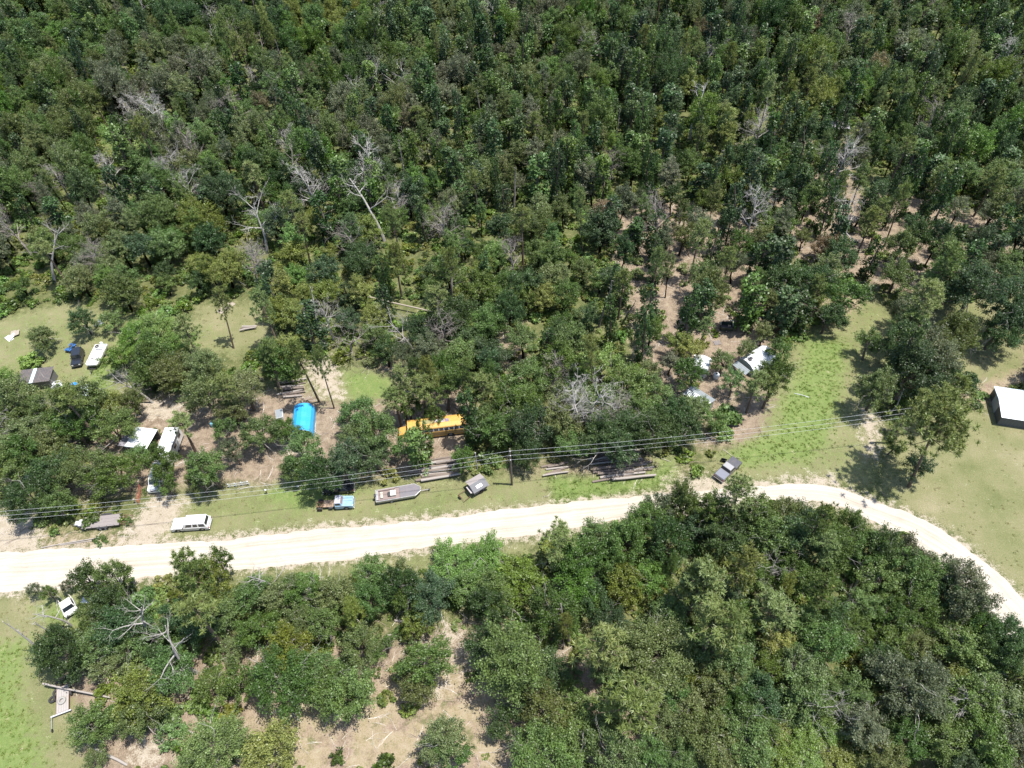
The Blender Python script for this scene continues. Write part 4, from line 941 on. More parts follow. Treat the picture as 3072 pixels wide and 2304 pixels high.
MB().lathe([(0, -.7), (.09, -.7), (.09, .7), (0, .7)], Matrix.Translation((-2.35, 0, .42)) @ Matrix.Rotation(R_(90), 4, 'X'), 8).build('axle', RUST, o)
MB().box(-.95, -.30, -.85, -.5, .5, .74).build('fuel_tank', DARKST, o, bevel=.06)
# --- school bus
loc, rz, Lb = along((861, 944), (1010, 926)); o = thing('school_bus', 'yellow school bus with a worn roof standing among the trees', 'bus', loc, rz)
h = 5.55; W = 2.45
MB().prism([(-h, .55), (-h + .1, .45)] + [(-2.9 + .62 * math.cos(a), .45 + .55 * math.sin(a)) for a in np.linspace(math.pi, 0, 7)] + [(4.0, .45), (4.0, 1.75), (-h, 1.75)], -W / 2, W / 2).build('body', BUSY, o, bevel=.04)
MB().frustum((-h + .02, 3.98, -W / 2 + .02, W / 2 - .02), (-h + .08, 3.85, -W / 2 + .10, W / 2 - .10), 1.74, 2.52).build('window_band', BUSY, o)
MB().prism([(y, z) for y, z in [(-W / 2 + .07, 2.51), (W / 2 - .07, 2.51), (W / 2 - .12, 2.68), (W / 2 - .38, 2.84), (.4, 2.92), (-.4, 2.92), (-W / 2 + .38, 2.84), (-W / 2 + .12, 2.68)]], -3.9, h - .04)
rf = MB(); prof = [(-W / 2 + .06, 2.51), (-W / 2 + .13, 2.68), (-W / 2 + .38, 2.83), (-.4, 2.91), (.4, 2.91), (W / 2 - .38, 2.83), (W / 2 - .13, 2.68), (W / 2 - .06, 2.51)]
vs_ = [(x, y, z) for x in (-h + .04, 3.88) for y, z in prof]; n8 = len(prof)
rf.add(vs_, [(i, i + 1, i + 1 + n8, i + n8) for i in range(n8 - 1)] + [tuple(range(n8 - 1, -1, -1)), tuple(range(n8, 2 * n8)), (0, n8, 2 * n8 - 1, n8 - 1)])
rf.build('roof', BUSY, o)
for i in range(9):
    x = -h + .2 + i * 1.04; rb = MB()
    rb.tube([(x, y * 1.004, z + .015) for y, z in prof], .022, 4).build('roof_rib', BUSY, o)
MB().frustum((-2.9, -2.3, -.32, .32), (-2.85, -2.35, -.27, .27), 2.90, 2.98).build('roof_hatch', S('violet_grey_hatch', (.16, .13, .20), rough=.5), o)
MB().box(-2.2, -.6, -.42, .30, 2.912, 2.93).build('roof_patch', S('bare_patch', (.27, .235, .235), rough=.7, var=.2), o)
MB().box(-.5, 1.5, -.5, .35, 2.913, 2.929).build('roof_patch', S('mossy_patch', (.20, .18, .08), rough=.9, var=.4), o)
for s_ in (1, -1):
    for i in range(11):
        x0 = -h + .30 + i * .83
        q = [(x0, -W / 2 + .02, 1.74), (x0 + .83, -W / 2 + .02, 1.74), (x0 + .83, -W / 2 + .10, 2.52), (x0, -W / 2 + .10, 2.52)]
        if s_ > 0: q = [(x0 + .83, W / 2 - .02, 1.74), (x0, W / 2 - .02, 1.74), (x0, W / 2 - .10, 2.52), (x0 + .83, W / 2 - .10, 2.52)]
        f = MB().panel(q, .02, .98, .10, .94, .010, .02).build('window_frame', WHITE_M, o)
        MB().panel(q, .09, .91, .15, .50, .016, .02).panel(q, .09, .91, .56, .89, .016, .02).build('pane', GLASS, f)
    MB().box(-h, 4.0, s_ * (W / 2) - .015, s_ * (W / 2) + .03, 1.38, 1.44).build('rub_rail', DARKST, o)
    MB().box(-h, 4.0, s_ * (W / 2) - .015, s_ * (W / 2) + .03, .92, .98).build('rub_rail', DARKST, o)
    MB().box(-h - .02, -h + .04, s_ * .95 - .11, s_ * .95 + .11, 2.36, 2.54).build('warning_lamp', REDL, o)
    for x in (-2.9, 4.6): wheel(o, x, s_ * (W / 2 - .17), .48, .28, STEEL)
MB().prism([(3.98, .55), (5.3, .55), (5.5, .7), (5.5, 1.25), (5.25, 1.45), (3.98, 1.72)], -.82, .82).build('hood', BUSY, o, bevel=.08)
MB().box(5.48, 5.64, -1.15, 1.15, .5, .72).build('bumper', DARKST, o)
MB().box(-h - .12, -h + .02, -1.2, 1.2, .5, .72).build('bumper', DARKST, o)
MB().panel([(3.98, -W / 2 + .02, 1.74), (3.98, W / 2 - .02, 1.74), (3.85, W / 2 - .1, 2.52), (3.85, -W / 2 + .1, 2.52)], .05, .95, .08, .95).build('windshield', GLASS, o)
MB().panel([(-h + .02, W / 2 - .02, 1.74), (-h + .02, -W / 2 + .02, 1.74), (-h + .08, -W / 2 + .1, 2.52), (-h + .08, W / 2 - .1, 2.52)], .34, .66, .1, .9).build('rear_window', GLASS, o)
for s_ in (1, -1): MB().box(4.2, 5.3, s_ * .98 - .17, s_ * .98 + .17, .85, 1.05).build('fender', BUSY, o, bevel=.08)

# --- jon boat on its trailer
loc, rz, Lb = along((912, 1063), (813, 1080)); o = thing('work_boat', 'flat grey work boat with a squared bow on a trailer beside the road', 'boat', loc, rz)
pl = [(-3.5, -1.1), (2.55, -1.1), (3.45, -.35), (3.45, .35), (2.55, 1.1), (-3.5, 1.1)]
def loop(p, z, s=1.0): return [(x * s, y * s, z) for x, y in p]
def plan(p, z0, z1, s0=1.0, s1=1.0):
    n = len(p); b = MB(); b.add(loop(p, z0, s0) + loop(p, z1, s1), [tuple(range(n - 1, -1, -1)), tuple(range(n, 2 * n))] + [(i, (i + 1) % n, (i + 1) % n + n, i + n) for i in range(n)]); return b
def rim_(p, z0, z1, w):
    n = len(p); q = [(x * (1 - w / 3.3), y * (1 - w / 1.0)) for x, y in p]; b = MB()
    V = [(x, y, z) for z in (z0, z1) for x, y in p] + [(x, y, z) for z in (z0, z1) for x, y in q]
    F = []
    for i in range(n):
        j = (i + 1) % n; F += [(i, j, n + j, n + i), (2 * n + j, 2 * n + i, 3 * n + i, 3 * n + j), (n + i, n + j, 3 * n + j, 3 * n + i), (j, i, 2 * n + i, 2 * n + j)]
    return b.add(V, F)
ALU = S('boat_aluminium', (.36, .355, .35), rough=.35, metal=.3, var=.15, dirt=.35)
plan(pl, .50, .88, .93, 1.0).build('hull', ALU, o)
rim_(pl, .885, 1.08, .09).build('gunwale', ALU, o, bevel=.02)
plan([(.2, -1.0), (2.5, -1.0), (3.35, -.3), (3.35, .3), (2.5, 1.0), (.2, 1.0)], .89, 1.03).build('bow_deck', PLANKB, o)
MB().box(-3.3, .2, -.98, .98, .885, .91).build('floor', DECKM, o)
cb = MB().box(-1.25, -.35, -.55, .40, .91, 1.35).build('console', S('cream_gel', (.42, .40, .35), rough=.4, var=.1, dirt=.3), o, bevel=.05)
MB().box(-1.15, -.75, -.50, .35, 1.36, 1.40).build('windscreen', CLEAR, cb)
MB().box(-1.62, -1.30, -.45, .30, .91, 1.2).build('seat', DARKST, o, bevel=.04)
MB().box(-2.75, -2.35, -.62, .50, .91, 1.2).build('bench', SEAT, o, bevel=.04)
for s_ in (1, -1): MB().box(-3.1, -.5, s_ * .86 - .11, s_ * .86 + .11, .91, 1.14).build('side_locker', DECKM, o, bevel=.02)
MB().box(-3.40, -3.05, -.85, .85, .91, 1.2).build('stern_rack', ALU, o, bevel=.03)
MB().box(-3.72, -3.42, -.22, .22, .55, 1.35).build('outboard', DARKST, o, bevel=.06)
fr = MB().box(-3.0, 2.6, -.7, -.62, .38, .48).box(-3.0, 2.6, .62, .7, .38, .48).box(-3.0, -2.9, -.7, .7, .38, .48).box(2.5, 2.6, -.7, .7, .38, .48).box(2.5, 4.6, -.05, .05, .38, .48)
fr.build('trailer_frame', STEEL, o); MB().box(4.55, 4.8, -.12, .12, .36, .5).build('coupler', DARKST, o)
MB().tube([(4.2, .15, 0), (4.2, .15, .8)], .04, 6).build('jack', DARKST, o)
for s_ in (1, -1): wheel(o, -1.2, s_ * .98, .33, .2, WHITE)

# --- white deck boat on the lawn
loc, rz, Lb = along((203, 799), (226, 752)); o = thing('deck_boat', 'white deck boat heaped with gear on a trailer beside the off roader', 'boat', loc, rz)
p2 = [(-2.6, -1.15), (2.3, -1.15), (2.75, -.85), (2.75, .85), (2.3, 1.15), (-2.6, 1.15)]
plan(p2, .55, 1.05, .88, 1.0).build('hull', WHITE, o)
rim_(p2, 1.055, 1.28, .14).build('gunwale', WHITE, o, bevel=.04)
plan([(-2.4, -.98), (2.2, -.98), (2.55, -.75), (2.55, .75), (2.2, .98), (-2.4, .98)], 1.056, 1.09).build('deck', S('offwhite_gel', (.68, .68, .66), rough=.5, var=.12, dirt=.3), o)
for y in (-.62, .28): MB().box(.55, 1.15, y, y + .45, 1.09, 1.38).build('seat', WHITE, o, bevel=.05)
MB().box(1.5, 2.1, -.8, .8, 1.09, 1.3).build('bow_seat', WHITE, o, bevel=.05)
wf = MB().tube([(1.32, -.98, 1.28), (1.28, -.98, 1.62), (1.28, .98, 1.62), (1.32, .98, 1.28)], .035, 6).tube([(1.28, 0, 1.1), (1.28, 0, 1.62)], .035, 6).build('windscreen_frame', DARKST, o)
MB().box(-1.0, .35, -.7, .7, 1.09, 1.24).build('cover_board', WHITE_M, o, bevel=.02)
MB().box(-1.5, -1.2, -.6, .7, 1.09, 1.4).build('stern_seat', S('grey_vinyl', (.40, .40, .42), rough=.5), o, bevel=.05)
MB().frustum((-2.4, -1.6, -.2, .9), (-2.2, -1.75, .0, .7), 1.09, 1.5).build('folded_tarp', S('sky_tarp', (.42, .62, .74), rough=.5, var=.2), o, bevel=.08)
MB().lathe([(.16, -.08), (.30, -.08), (.34, 0), (.30, .08), (.16, .08), (.16, -.08)], Matrix.Translation((-2.1, -.65, 1.2)) @ Matrix.Rotation(R_(10), 4, 'Y'), 16).build('loose_tyre', RUBBER, o, True)
MB().box(-2.95, -2.62, -.25, .25, .6, 1.55).build('outboard', S('pale_cowl', (.6, .6, .6), rough=.3), o, bevel=.08)
MB().box(-2.2, 2.9, -.65, -.57, .35, .46).box(-2.2, 2.9, .57, .65, .35, .46).box(2.8, 2.9, -.65, .65, .35, .46).box(2.85, 3.9, -.05, .05, .35, .46).build('trailer_frame', DARKST, o)
MB().tube([(3.75, 0, 0), (3.75, 0, .85)], .05, 6).build('jack', DARKST, o)
for s_ in (1, -1): wheel(o, -.8, s_ * .95, .32, .2, STEEL)

# --- blue quad bike
loc, rz, _ = along((148, 764), (163, 747)); o = thing('quad_bike', 'small blue quad bike with white rims standing on the lawn', 'quad bike', loc, rz)
MB().prism([(-.9, .55), (-.3, .45), (.4, .45), (.95, .55), (.9, .78), (.35, .84), (.15, .72), (-.35, .74), (-.85, .8)], -.22, .22).build('body', QUADB, o, bevel=.05)
for x in (-.65, .65):
    for s_ in (1, -1):
        wheel(o, x, s_ * .48, .29, .24, WHITE); MB().box(x - .32, x + .32, s_ * .46 - .17, s_ * .46 + .17, .66, .71).build('mudguard', QUADB, o, bevel=.03)
MB().box(-.5, .1, -.17, .17, .78, .9).build('seat', DARKST, o, bevel=.05)
MB().tube([(.35, -.42, 1.05), (.42, -.1, .98), (.42, .1, .98), (.35, .42, 1.05)], .025, 6).tube([(.42, 0, .98), (.55, 0, .7)], .03, 6).build('handlebar', DARKST, o)
MB().tube([(-.95, -.3, .86), (-.95, .3, .86), (-.6, .3, .86), (-.6, -.3, .86), (-.95, -.3, .86)], .02, 5).build('rack', DARKST, o)

# --- flat utility trailer with plank deck
loc, rz, _ = along((184, 1135), (264, 1126)); o = thing('utility_trailer', 'flat utility trailer with a grey plank deck and a drawbar box', 'trailer', loc, rz)
for i in range(10):
    y = -1.0 + i * .2; MB().box(-2.75, 2.75, y + .006, y + .194, .60 + .006 * (i % 3), .645 + .008 * (i % 3)).build('plank', GREYW, o)
MB().box(-2.78, 2.78, -1.06, -1.005, .46, .66).box(-2.78, 2.78, 1.005, 1.06, .46, .66).box(2.76, 2.82, -1.06, 1.06, .46, .66).box(-2.82, -2.76, -1.06, 1.06, .46, .66).box(-2.6, 2.6, -.5, -.42, .44, .59).box(-2.6, 2.6, .42, .5, .44, .59).build('frame', DARKST, o)
MB().tube([(2.78, -.9, .5), (4.1, 0, .5)], .06, 6).tube([(2.78, .9, .5), (4.1, 0, .5)], .06, 6).tube([(4.0, 0, .5), (4.55, 0, .5)], .06, 6).build('drawbar', DARKST, o)
MB().box(2.88, 3.32, -.55, .55, .56, .92).build('tool_box', S('white_box', (.42, .43, .44), rough=.4, dirt=.3), o, bevel=.03)
MB().box(3.38, 3.85, -.34, .34, .56, .90).build('battery_box', S('grey_box', (.42, .42, .45), rough=.5, dirt=.3), o, bevel=.03)
MB().tube([(4.3, .14, 0), (4.3, .14, .8)], .04, 6).build('jack', DARKST, o)
for s_ in (1, -1):
    for x in (-.75, .02): wheel(o, x, s_ * 1.2, .33, .2, WHITE)
    MB().box(-1.15, .42, s_ * 1.2 - .13, s_ * 1.2 + .13, .67, .71).build('mudguard', DARKST, o, bevel=.02)
    r_ = MB().tube([(-2.85, s_ * .82, .6), (-4.3, s_ * .82, .06)], .03, 5).tube([(-2.85, s_ * .38, .6), (-4.3, s_ * .38, .06)], .03, 5)
    for k in range(9):
        x = -2.95 - k * .16; z = .6 - (k * .16 + .1) * .37; r_.tube([(x, s_ * .82, z), (x, s_ * .38, z)], .022, 4)
    r_.build('ramp', RUST, o)
for k in range(5): MB().tube([(2.2 - k * 1.1, 1.06, .5), (2.2 - k * 1.1, 1.1, .98)], .03, 5).build('stake', DARKST, o)

# --- travel trailer, van and carport under the trees
loc, rz, Lt = along((361, 1010), (384, 946)); o = thing('travel_trailer', 'long white travel trailer with a rolled awning under the trees', 'trailer', loc, rz)
MB().prism([(-3.2, .5), (3.0, .5), (3.3, .9), (3.3, 2.2), (3.0, 2.75), (-3.1, 2.75), (-3.25, 2.5), (-3.25, .8)], -1.15, 1.15).build('body', WHITE, o, bevel=.08)
MB().box(-2.9, 2.7, -1.0, 1.0, 2.755, 2.80).build('roof', WHITE_M, o, bevel=.02)
for x in (-1.4, 1.2): MB().box(x - .3, x + .3, -.3, .3, 2.80, 2.95).build('roof_vent', WHITE, o, bevel=.04)
MB().tube([(-2.7, 1.23, 2.62), (2.4, 1.23, 2.62)], .11, 8).build('awning_roll', DARKST, o)
for s_ in (1, -1):
    for x in (-2.1, .1, 1.9):
        f = MB().box(x - .5, x + .5, s_ * 1.15 - .01, s_ * 1.15 + .02, 1.45, 2.15).build('window', STEEL, o); MB().box(x - .44, x + .44, s_ * 1.15 - .01, s_ * 1.15 + .03, 1.51, 2.09).build('pane', GLASS, f)
    MB().box(-3.2, 3.2, s_ * 1.15 - .005, s_ * 1.15 + .015, 1.08, 1.18).build('stripe', S('tan_stripe', (.34, .30, .26), rough=.4), o)
    wheel(o, -.4, s_ * 1.03, .34, .22, WHITE)
MB().box(-1.2, -.55, 1.14, 1.17, .6, 2.3).build('door', WHITE_M, o)
MB().tube([(3.2, -.6, .5), (4.2, 0, .5), (3.2, .6, .5)], .05, 5).build('drawbar', DARKST, o)
o = car('van', 'white van with a grey nose parked below the travel trailer', 'van', (337, 1066), (352, 1012), 4.9, 1.95, WHITE, 1.15, 1.95, 1.05, .38, (-2.4, -2.3), (1.55, .95), .35, (-1.5, 1.55), [(.06, .30), (.36, .60), (.66, .92)], inset=.14)
MB().frustum((1.6, 2.4, -.85, .85), (1.6, 2.25, -.75, .75), 1.03, 1.13).build('hood', S('grey_hood', (.30, .33, .36), rough=.3, dirt=.3), o, bevel=.03)

def corrugated(x0, x1, y0, y1, z00, z01, pitch=.25, amp=.03, th=.02):
    """ribbed sheet running along y; height z00 at y0 and z01 at y1"""
    n = max(2, int((x1 - x0) / (pitch / 2))); b = MB(); V = []
    for i in range(n + 1):
        x = x0 + (x1 - x0) * i / n; dz = amp * (i % 2)
        V += [(x, y0, z00 + dz), (x, y1, z01 + dz), (x, y0, z00 + dz - th), (x, y1, z01 + dz - th)]
    F = []
    for i in range(n):
        a, c = i * 4, i * 4 + 4; F += [(a, c, c + 1, a + 1), (a + 3, c + 3, c + 2, a + 2), (a, a + 2, c + 2, c), (a + 1, c + 1, c + 3, a + 3)]
    F += [(0, 1, 3, 2), (n * 4, n * 4 + 2, n * 4 + 3, n * 4 + 1)]
    return b.add(V, F)
loc, rz, _ = along((330, 965), (300, 963)); o = thing('carport', 'open carport with a white metal roof beside the travel trailer', 'carport', G(318, 965), rz + R_(-4))
corrugated(-1.9, 2.0, -1.9, 1.9, 2.35, 2.6, .3, .03).build('roof', WHITE_M, o)
MB().box(-1.95, 2.05, -1.99, -1.93, 2.16, 2.42).build('fascia', S('slate_trim', (.30, .37, .40), rough=.5), o)
for x in (-1.8, 1.85):
    for y in (-1.8, 1.8): MB().box(x - .05, x + .05, y - .05, y + .05, 0, 2.33).build('post', STEEL, o)
MB().box(-1.85, 1.9, 1.82, 1.87, 0, 2.4).build('rear_wall', GREYP, o)
corrugated(-3.4, -1.98, -1.8, 1.9, 2.05, 2.2, .3, .03).build('lean_to_roof', S('dark_grey_sheet', (.16, .155, .175), rough=.6, var=.2, dirt=.3), o)
for y in (-1.7, 1.8): MB().box(-3.35, -3.27, y - .04, y + .04, 0, 2.05).build('post', GREYW, o)

# --- blue tarp shelter
loc, rz, Lb = along((656, 941), (660, 897)); o = thing('tarp_shelter', 'bright blue rounded tarp shelter among the trees', 'tent', loc, rz)
def vault(prof, x0, x1, nx=4, sag=.0, r=None):
    b = MB(); V = []; m = len(prof)
    for i in range(nx + 1):
        x = x0 + (x1 - x0) * i / nx; k = 1 - sag * (i % 2)
        V += [(x, y, z * k if z > 1 else z) for y, z in prof]
    return b.add(V, [(i * m + j, i * m + j + 1, (i + 1) * m + j + 1, (i + 1) * m + j) for i in range(nx) for j in range(m - 1)])
pf = [(-1.75, 0), (-1.75, 1.15), (-1.45, 1.85), (-.75, 2.3), (0, 2.42), (.75, 2.3), (1.45, 1.85), (1.75, 1.15), (1.75, 0)]
vault(pf, -2.9, 2.9, 6, .025).build('cover', BLUET, o)
n9 = len(pf)
MB().add([(-2.9, y, z) for y, z in pf], [tuple(range(n9))]).build('end_wall', BLUET, o)
for x in (-2.9, -1, 1, 2.9): MB().tube([(x, y * .985, z * .985) for y, z in pf], .03, 5).build('hoop', STEEL, o)
# --- white cabinet
o = thing('white_cabinet', 'old white metal cabinet lying near the blue tarp shelter', 'cabinet', G(605, 899), R_(14))
MB().box(-.6, .6, -.95, .95, .05, .75).build('body', WHITE_M, o, bevel=.04); MB().box(-.55, .55, -.9, .9, .75, .80).build('lid', GALV, o, bevel=.02); MB().box(-.3, .3, -.99, -.94, .5, .56).build('handle', DARKST, o)

# --- utility poles and the three lines
P1, P2 = G(1106, 1047), G(1922, 958); P0 = G(-120, 1186)
def pole(base, h, label, hw, rz):
    o = thing('utility_pole', label, 'utility pole', base, rz, 'utility poles')
    MB().tube([(0, 0, -.3), (0, 0, h * .5), (0, 0, h)], [.19, .16, .125], 10).build('shaft', POLEW, o)
    for z in hw: MB().lathe([(0, 0), (.05, 0), (.085, .05), (.05, .09), (.085, .13), (.03, .18), (0, .18)], Matrix.Translation((0, -.19, z - .1)), 8).build('insulator', INSUL, o)
    for z in hw: MB().box(-.03, .03, -.2, .02, z - .13, z - .09).build('bracket', STEEL, o)
    return o
HW = (9.0, 7.9, 6.8)
azp = math.atan2((P2 - P1).y, (P2 - P1).x)
pole(P1, 9.3, 'slim wooden utility pole standing alone on the verge between the trees and road', HW, azp)
p2 = pole(P2, 9.1, 'wooden utility pole with a transformer beside the big pine', HW, azp)
MB().lathe([(0, 0), (.24, 0), (.27, .05), (.27, .72), (.22, .8), (0, .82)], Matrix.Translation((-.36, -.1, 7.4)), 12).build('transformer', S('pale_grey_can', (.62, .64, .65), rough=.35), p2, True)
MB().tube([(0, 0, 9.1), (.05, 0, 9.6)], .03, 5).build('lightning_rod', STEEL, p2)
for h_, nm in zip(HW, ('topmost', 'middle', 'lowest')):
    pts = []
    for a, b in ((P0, P1), (P1, P2)):
        for i in range(13):
            t = i / 12; p = a.lerp(b, t); n_ = Vector((math.sin(azp), -math.cos(azp), 0)) * .2
            pts.append((p.x + n_.x, p.y + n_.y, h_ + .06 - 4 * t * (1 - t) * .9 * ((b - a).length / 60) ** 2))
    pts = pts[:13] + pts[14:]
    tag(MB().tube(pts, .013, 5).build('power_line', WIRE), nm + ' of the three power lines along the road', 'power line', 'power lines between the utility poles')
o = thing('wooden_post', 'thin grey wooden post with a cap left of the slim utility pole', 'post', G(1031, 1016)); MB().tube([(0, 0, -.2), (0, 0, 4.6)], [.12, .09], 8).build('shaft', GREYLOG, o); MB().lathe([(0, 0), (.13, 0), (.1, .1), (0, .12)], Matrix.Translation((0, 0, 4.6)), 8).build('cap', STEEL, o)

# --- small broken shed on wheels beside the road
o = thing('broken_shed', 'tumbledown little shed with a grey roof overgrown beside the road', 'shed', G(1032, 1056), R_(32))
MB().box(-1.15, 1.15, -.95, .95, .45, 1.55).build('walls', GREYW, o)
MB().add([(-1.35, 0, 2.05), (1.35, 0, 2.05), (1.35, 1.3, 1.5), (-1.35, 1.3, 1.5), (-1.35, 0, 2.0), (1.35, 0, 2.0), (1.35, 1.3, 1.45), (-1.35, 1.3, 1.45)], [(0, 1, 2, 3), (7, 6, 5, 4), (0, 4, 5, 1), (1, 5, 6, 2), (2, 6, 7, 3), (3, 7, 4, 0)]).build('roof', S('pinkish_roof', (.25, .225, .22), rough=.8, var=.25, dirt=.3), o, label='pale pinkish roof slope')
MB().add([(-1.35, -1.3, 1.5), (1.35, -1.3, 1.5), (1.35, -.003, 2.05), (-1.35, -.003, 2.05), (-1.35, -1.3, 1.45), (1.35, -1.3, 1.45), (1.35, -.003, 2.0), (-1.35, -.003, 2.0)], [(0, 1, 2, 3), (7, 6, 5, 4), (0, 4, 5, 1), (1, 5, 6, 2), (2, 6, 7, 3), (3, 7, 4, 0)]).build('roof', S('grey_shingle', (.11, .11, .114), rough=.85, var=.25), o, label='darker grey roof slope')
MB().panel([(-1.35, -1.3, 1.5), (1.35, -1.3, 1.5), (1.35, 0, 2.05), (-1.35, 0, 2.05)], .30, .66, .30, .62, .02, .02).build('roof_patch', WHITE_M, o)
MB().box(1.0, 1.42, -1.34, 1.3, 1.30, 1.42).build('eave_board', TANW, o)
MB().tube([(-1.2, -.6, .4), (-3.0, -.9, .35), (-3.0, .7, .35), (-1.2, .6, .4)], .05, 6).build('frame', RUST, o)
for s_ in (1, -1): wheel(o, .1, s_ * 1.0, .36, .18, RUST)
t = MB().box(-2.1, -1.6, -.9, .5, .5, .56).build('leaning_board', S('pale_board', (.33, .30, .29), rough=.9), o); t.rotation_euler = (0, R_(24), 0)
t = MB().lathe([(.2, -.08), (.34, -.08), (.38, 0), (.34, .08), (.2, .08), (.2, -.08)], Matrix.Translation((-3.1, .1, .5)) @ Matrix.Rotation(R_(80), 4, 'Y'), 16).build('loose_wheel', RUST, o, True)

# --- log piles: every log a thing
def log(p0, p1, r, label, group, mat=BARKL, name='log'):
    a, b = Vector(p0), Vector(p1); m = a.lerp(b, .5); d = b - a
    o = bpy.data.objects.new(name, None); o = thing(name, label, 'log', m, math.atan2(d.y, d.x), group)
    ln = d.length; r2 = r * random.uniform(.72, .9); j = [random.uniform(-.06, .06) for _ in range(4)]; sl = math.asin(max(-1, min(1, d.z / ln)))
    o.rotation_euler = (0, -sl, math.atan2(d.y, d.x))
    MB().tube([(-ln / 2, 0, 0), (-ln / 6, j[0], j[1] * .5), (ln / 6, j[2], j[3] * .5), (ln / 2, 0, 0)], [r, r * .97, (r + r2) / 2, r2], 8, cap=False).build('bark', mat, o, True)
    for x, rr in ((-ln / 2, r * .985), (ln / 2, r2 * .985)): MB().lathe([(0, 0), (rr, 0), (rr, .01), (0, .01)], Matrix.Translation((x - .005, 0, 0)) @ Matrix.Rotation(R_(90), 4, 'Y'), 8).build('cut_end', CUT, o)
    return o
def pile(x0, y0, x1, y1, n, ln, label, group, spread=5.2, rr=(.13, .24)):
    """logs lying side by side from the back (first point) to the front of a stack"""
    a, b = G(x0, y0), G(x1, y1); ax_ = b - a; ax_.normalize(); nrm = Vector((-ax_.y, ax_.x, 0)); mid = (a + b) / 2
    L0 = (b - a).length; y = -spread / 2; k = 0
    while k < n:
        r = random.uniform(*rr); l = min(L0, ln) * random.uniform(.55, 1.0); sh = random.uniform(-.5, .5) * max(L0 - l, .6); dy = random.uniform(-.22, .22)
        up = r if k % 4 else r * 2.6
        p = mid + nrm * (y + spread * (k + .5) / n) + ax_ * sh
        log(p - ax_ * l / 2 - nrm * dy + Vector((0, 0, up)), p + ax_ * l / 2 + nrm * dy + Vector((0, 0, up + random.uniform(0, .08))), r, label, group, BARKL if k % 3 else GREYLOG); k += 1
pile(1268, 1014, 1412, 1000, 20, 8.5, 'long cut log in the stack above the bright weeds', 'logs in the big stack beside the weeds', 5.6, (.17, .28))
pile(880, 1022, 1012, 1006, 12, 8.0, 'dark cut log in the stack above the work boat', 'logs in the stack behind the work boat', 4.2, (.16, .25))
pile(1168, 1022, 1235, 1008, 6, 4.5, 'short pale log beside the dead branches left of the weeds', 'short logs left of the weeds', 2.2, (.12, .2))
pile(596, 846, 664, 838, 10, 5.0, 'cut log in the stack behind the blue tarp shelter', 'logs stacked behind the tarp shelter', 4.2)
pile(516, 713, 556, 708, 4, 3.2, 'short log lying by the plank panel in the small clearing', 'short logs in the small clearing', 1.2, (.14, .22))
for a, b, r, lb, z0, z1, mt in [((790, 652), (970, 692), .16, 'long fallen pine trunk lying across the bushes of the near wood', 1.6, 1.2, TANW), ((172, 1583), (222, 1603), .17, 'short grey log lower left, nearest the tyre trailer', .2, .2, GREYLOG), ((210, 1619), (277, 1654), .18, 'dark log lying at the bottom edge of the photo', .5, .2, GREYLOG),
                    ((352, 1550), (420, 1586), .15, 'bleached log between bushes below the dead white tree', .3, .2, GREYLOG), ((102, 1483), (242, 1510), .13, 'crooked bare bough fallen over the tyre trailer', 1.1, .6, GREYLOG), ((853, 1341), (911, 1350), .16, 'grey log on open litter between two oaks south of the road', .18, .18, GREYLOG),
                    ((1835, 1640), (1893, 1606), .17, 'dark log slanting up at the bottom edge, right of centre', .2, .8, BARKL), ((2036, 1513), (2091, 1484), .16, 'dark leaning trunk under the big grey fallen crown', .3, 2.0, BARKL), ((1832, 1298), (1864, 1231), .2, 'pale splintered log standing out against the shade, lower right', .2, .5, CUT), ((1960, 1298), (1986, 1347), .13, 'thin pale log between green bushes near the bend', .8, .2, GREYLOG),
                    ((90, 1184), (232, 1159), .09, 'long thin pole lying on the sand below the utility trailer', .12, .1, GREYLOG), ((130, 1178), (205, 1168), .07, 'short thin pole lying beside the longer one on the sand', .08, .08, GREYLOG), ((1935, 1600), (1942, 1625), .2, 'short white log in the shade at the bottom right', .2, .2, WHITE_M), ((1285, 1000), (1345, 985), .14, 'pale log lying along the top of the big stack', .9, 1.0, GREYLOG)]:
    log(G(*a) + Vector((0, 0, z0)), G(*b) + Vector((0, 0, z1)), r, lb, None, mt, 'fallen_log')

# --- white arched tents, small shed and bin on the right
loc, rz, _ = along((1600, 806), (1660, 770)); o = thing('arched_tent', 'large white arched tent with a dark tear under the thin oaks', 'tent', loc, rz)
pt = [(-1.9, 0), (-1.9, 1.0), (-1.6, 1.75), (-.85, 2.25), (0, 2.4), (.85, 2.25), (1.6, 1.75), (1.9, 1.0), (1.9, 0)]
vault(pt, -3.0, 2.6, 6, .02).build('cover', WHITE_M, o)
MB().add([(-3.0, y, z) for y, z in pt], [tuple(range(len(pt)))]).build('end_wall', WHITE_M, o)
MB().add([(2.6, y, z) for y, z in pt], [tuple(range(len(pt) - 1, -1, -1))]).build('end_wall', MINT, o, label='grey green mesh end wall')
for x in (-3.0, -1.6, -.2, 1.2, 2.6): MB().tube([(x, y * 1.003, z * 1.006) for y, z in pt], .03, 5).build('hoop', STEEL, o)
MB().box(1.1, 2.1, -.35, .1, 2.38, 2.42).box(1.6, 2.2, -.1, .3, 2.39, 2.43).build('tear', DARKST, o)
aw = corrugated(2.7, 3.9, -1.5, 1.5, 1.7, 1.75, .3, .04).build('awning', GALV, o); aw.rotation_euler = (0, R_(14), 0); aw.location = (0, 0, .6)
for y in (-1.4, 1.4): MB().tube([(3.8, y, 0), (3.8, y, 1.35)], .03, 5).build('awning_post', STEEL, o)
o = thing('small_white_shed', 'small white roofed shed left of the arched tent', 'shed', G(1511, 800), R_(-24))
MB().box(-1.25, 1.25, -1.4, 1.4, 0, 1.9).build('walls', WHITE_M, o)
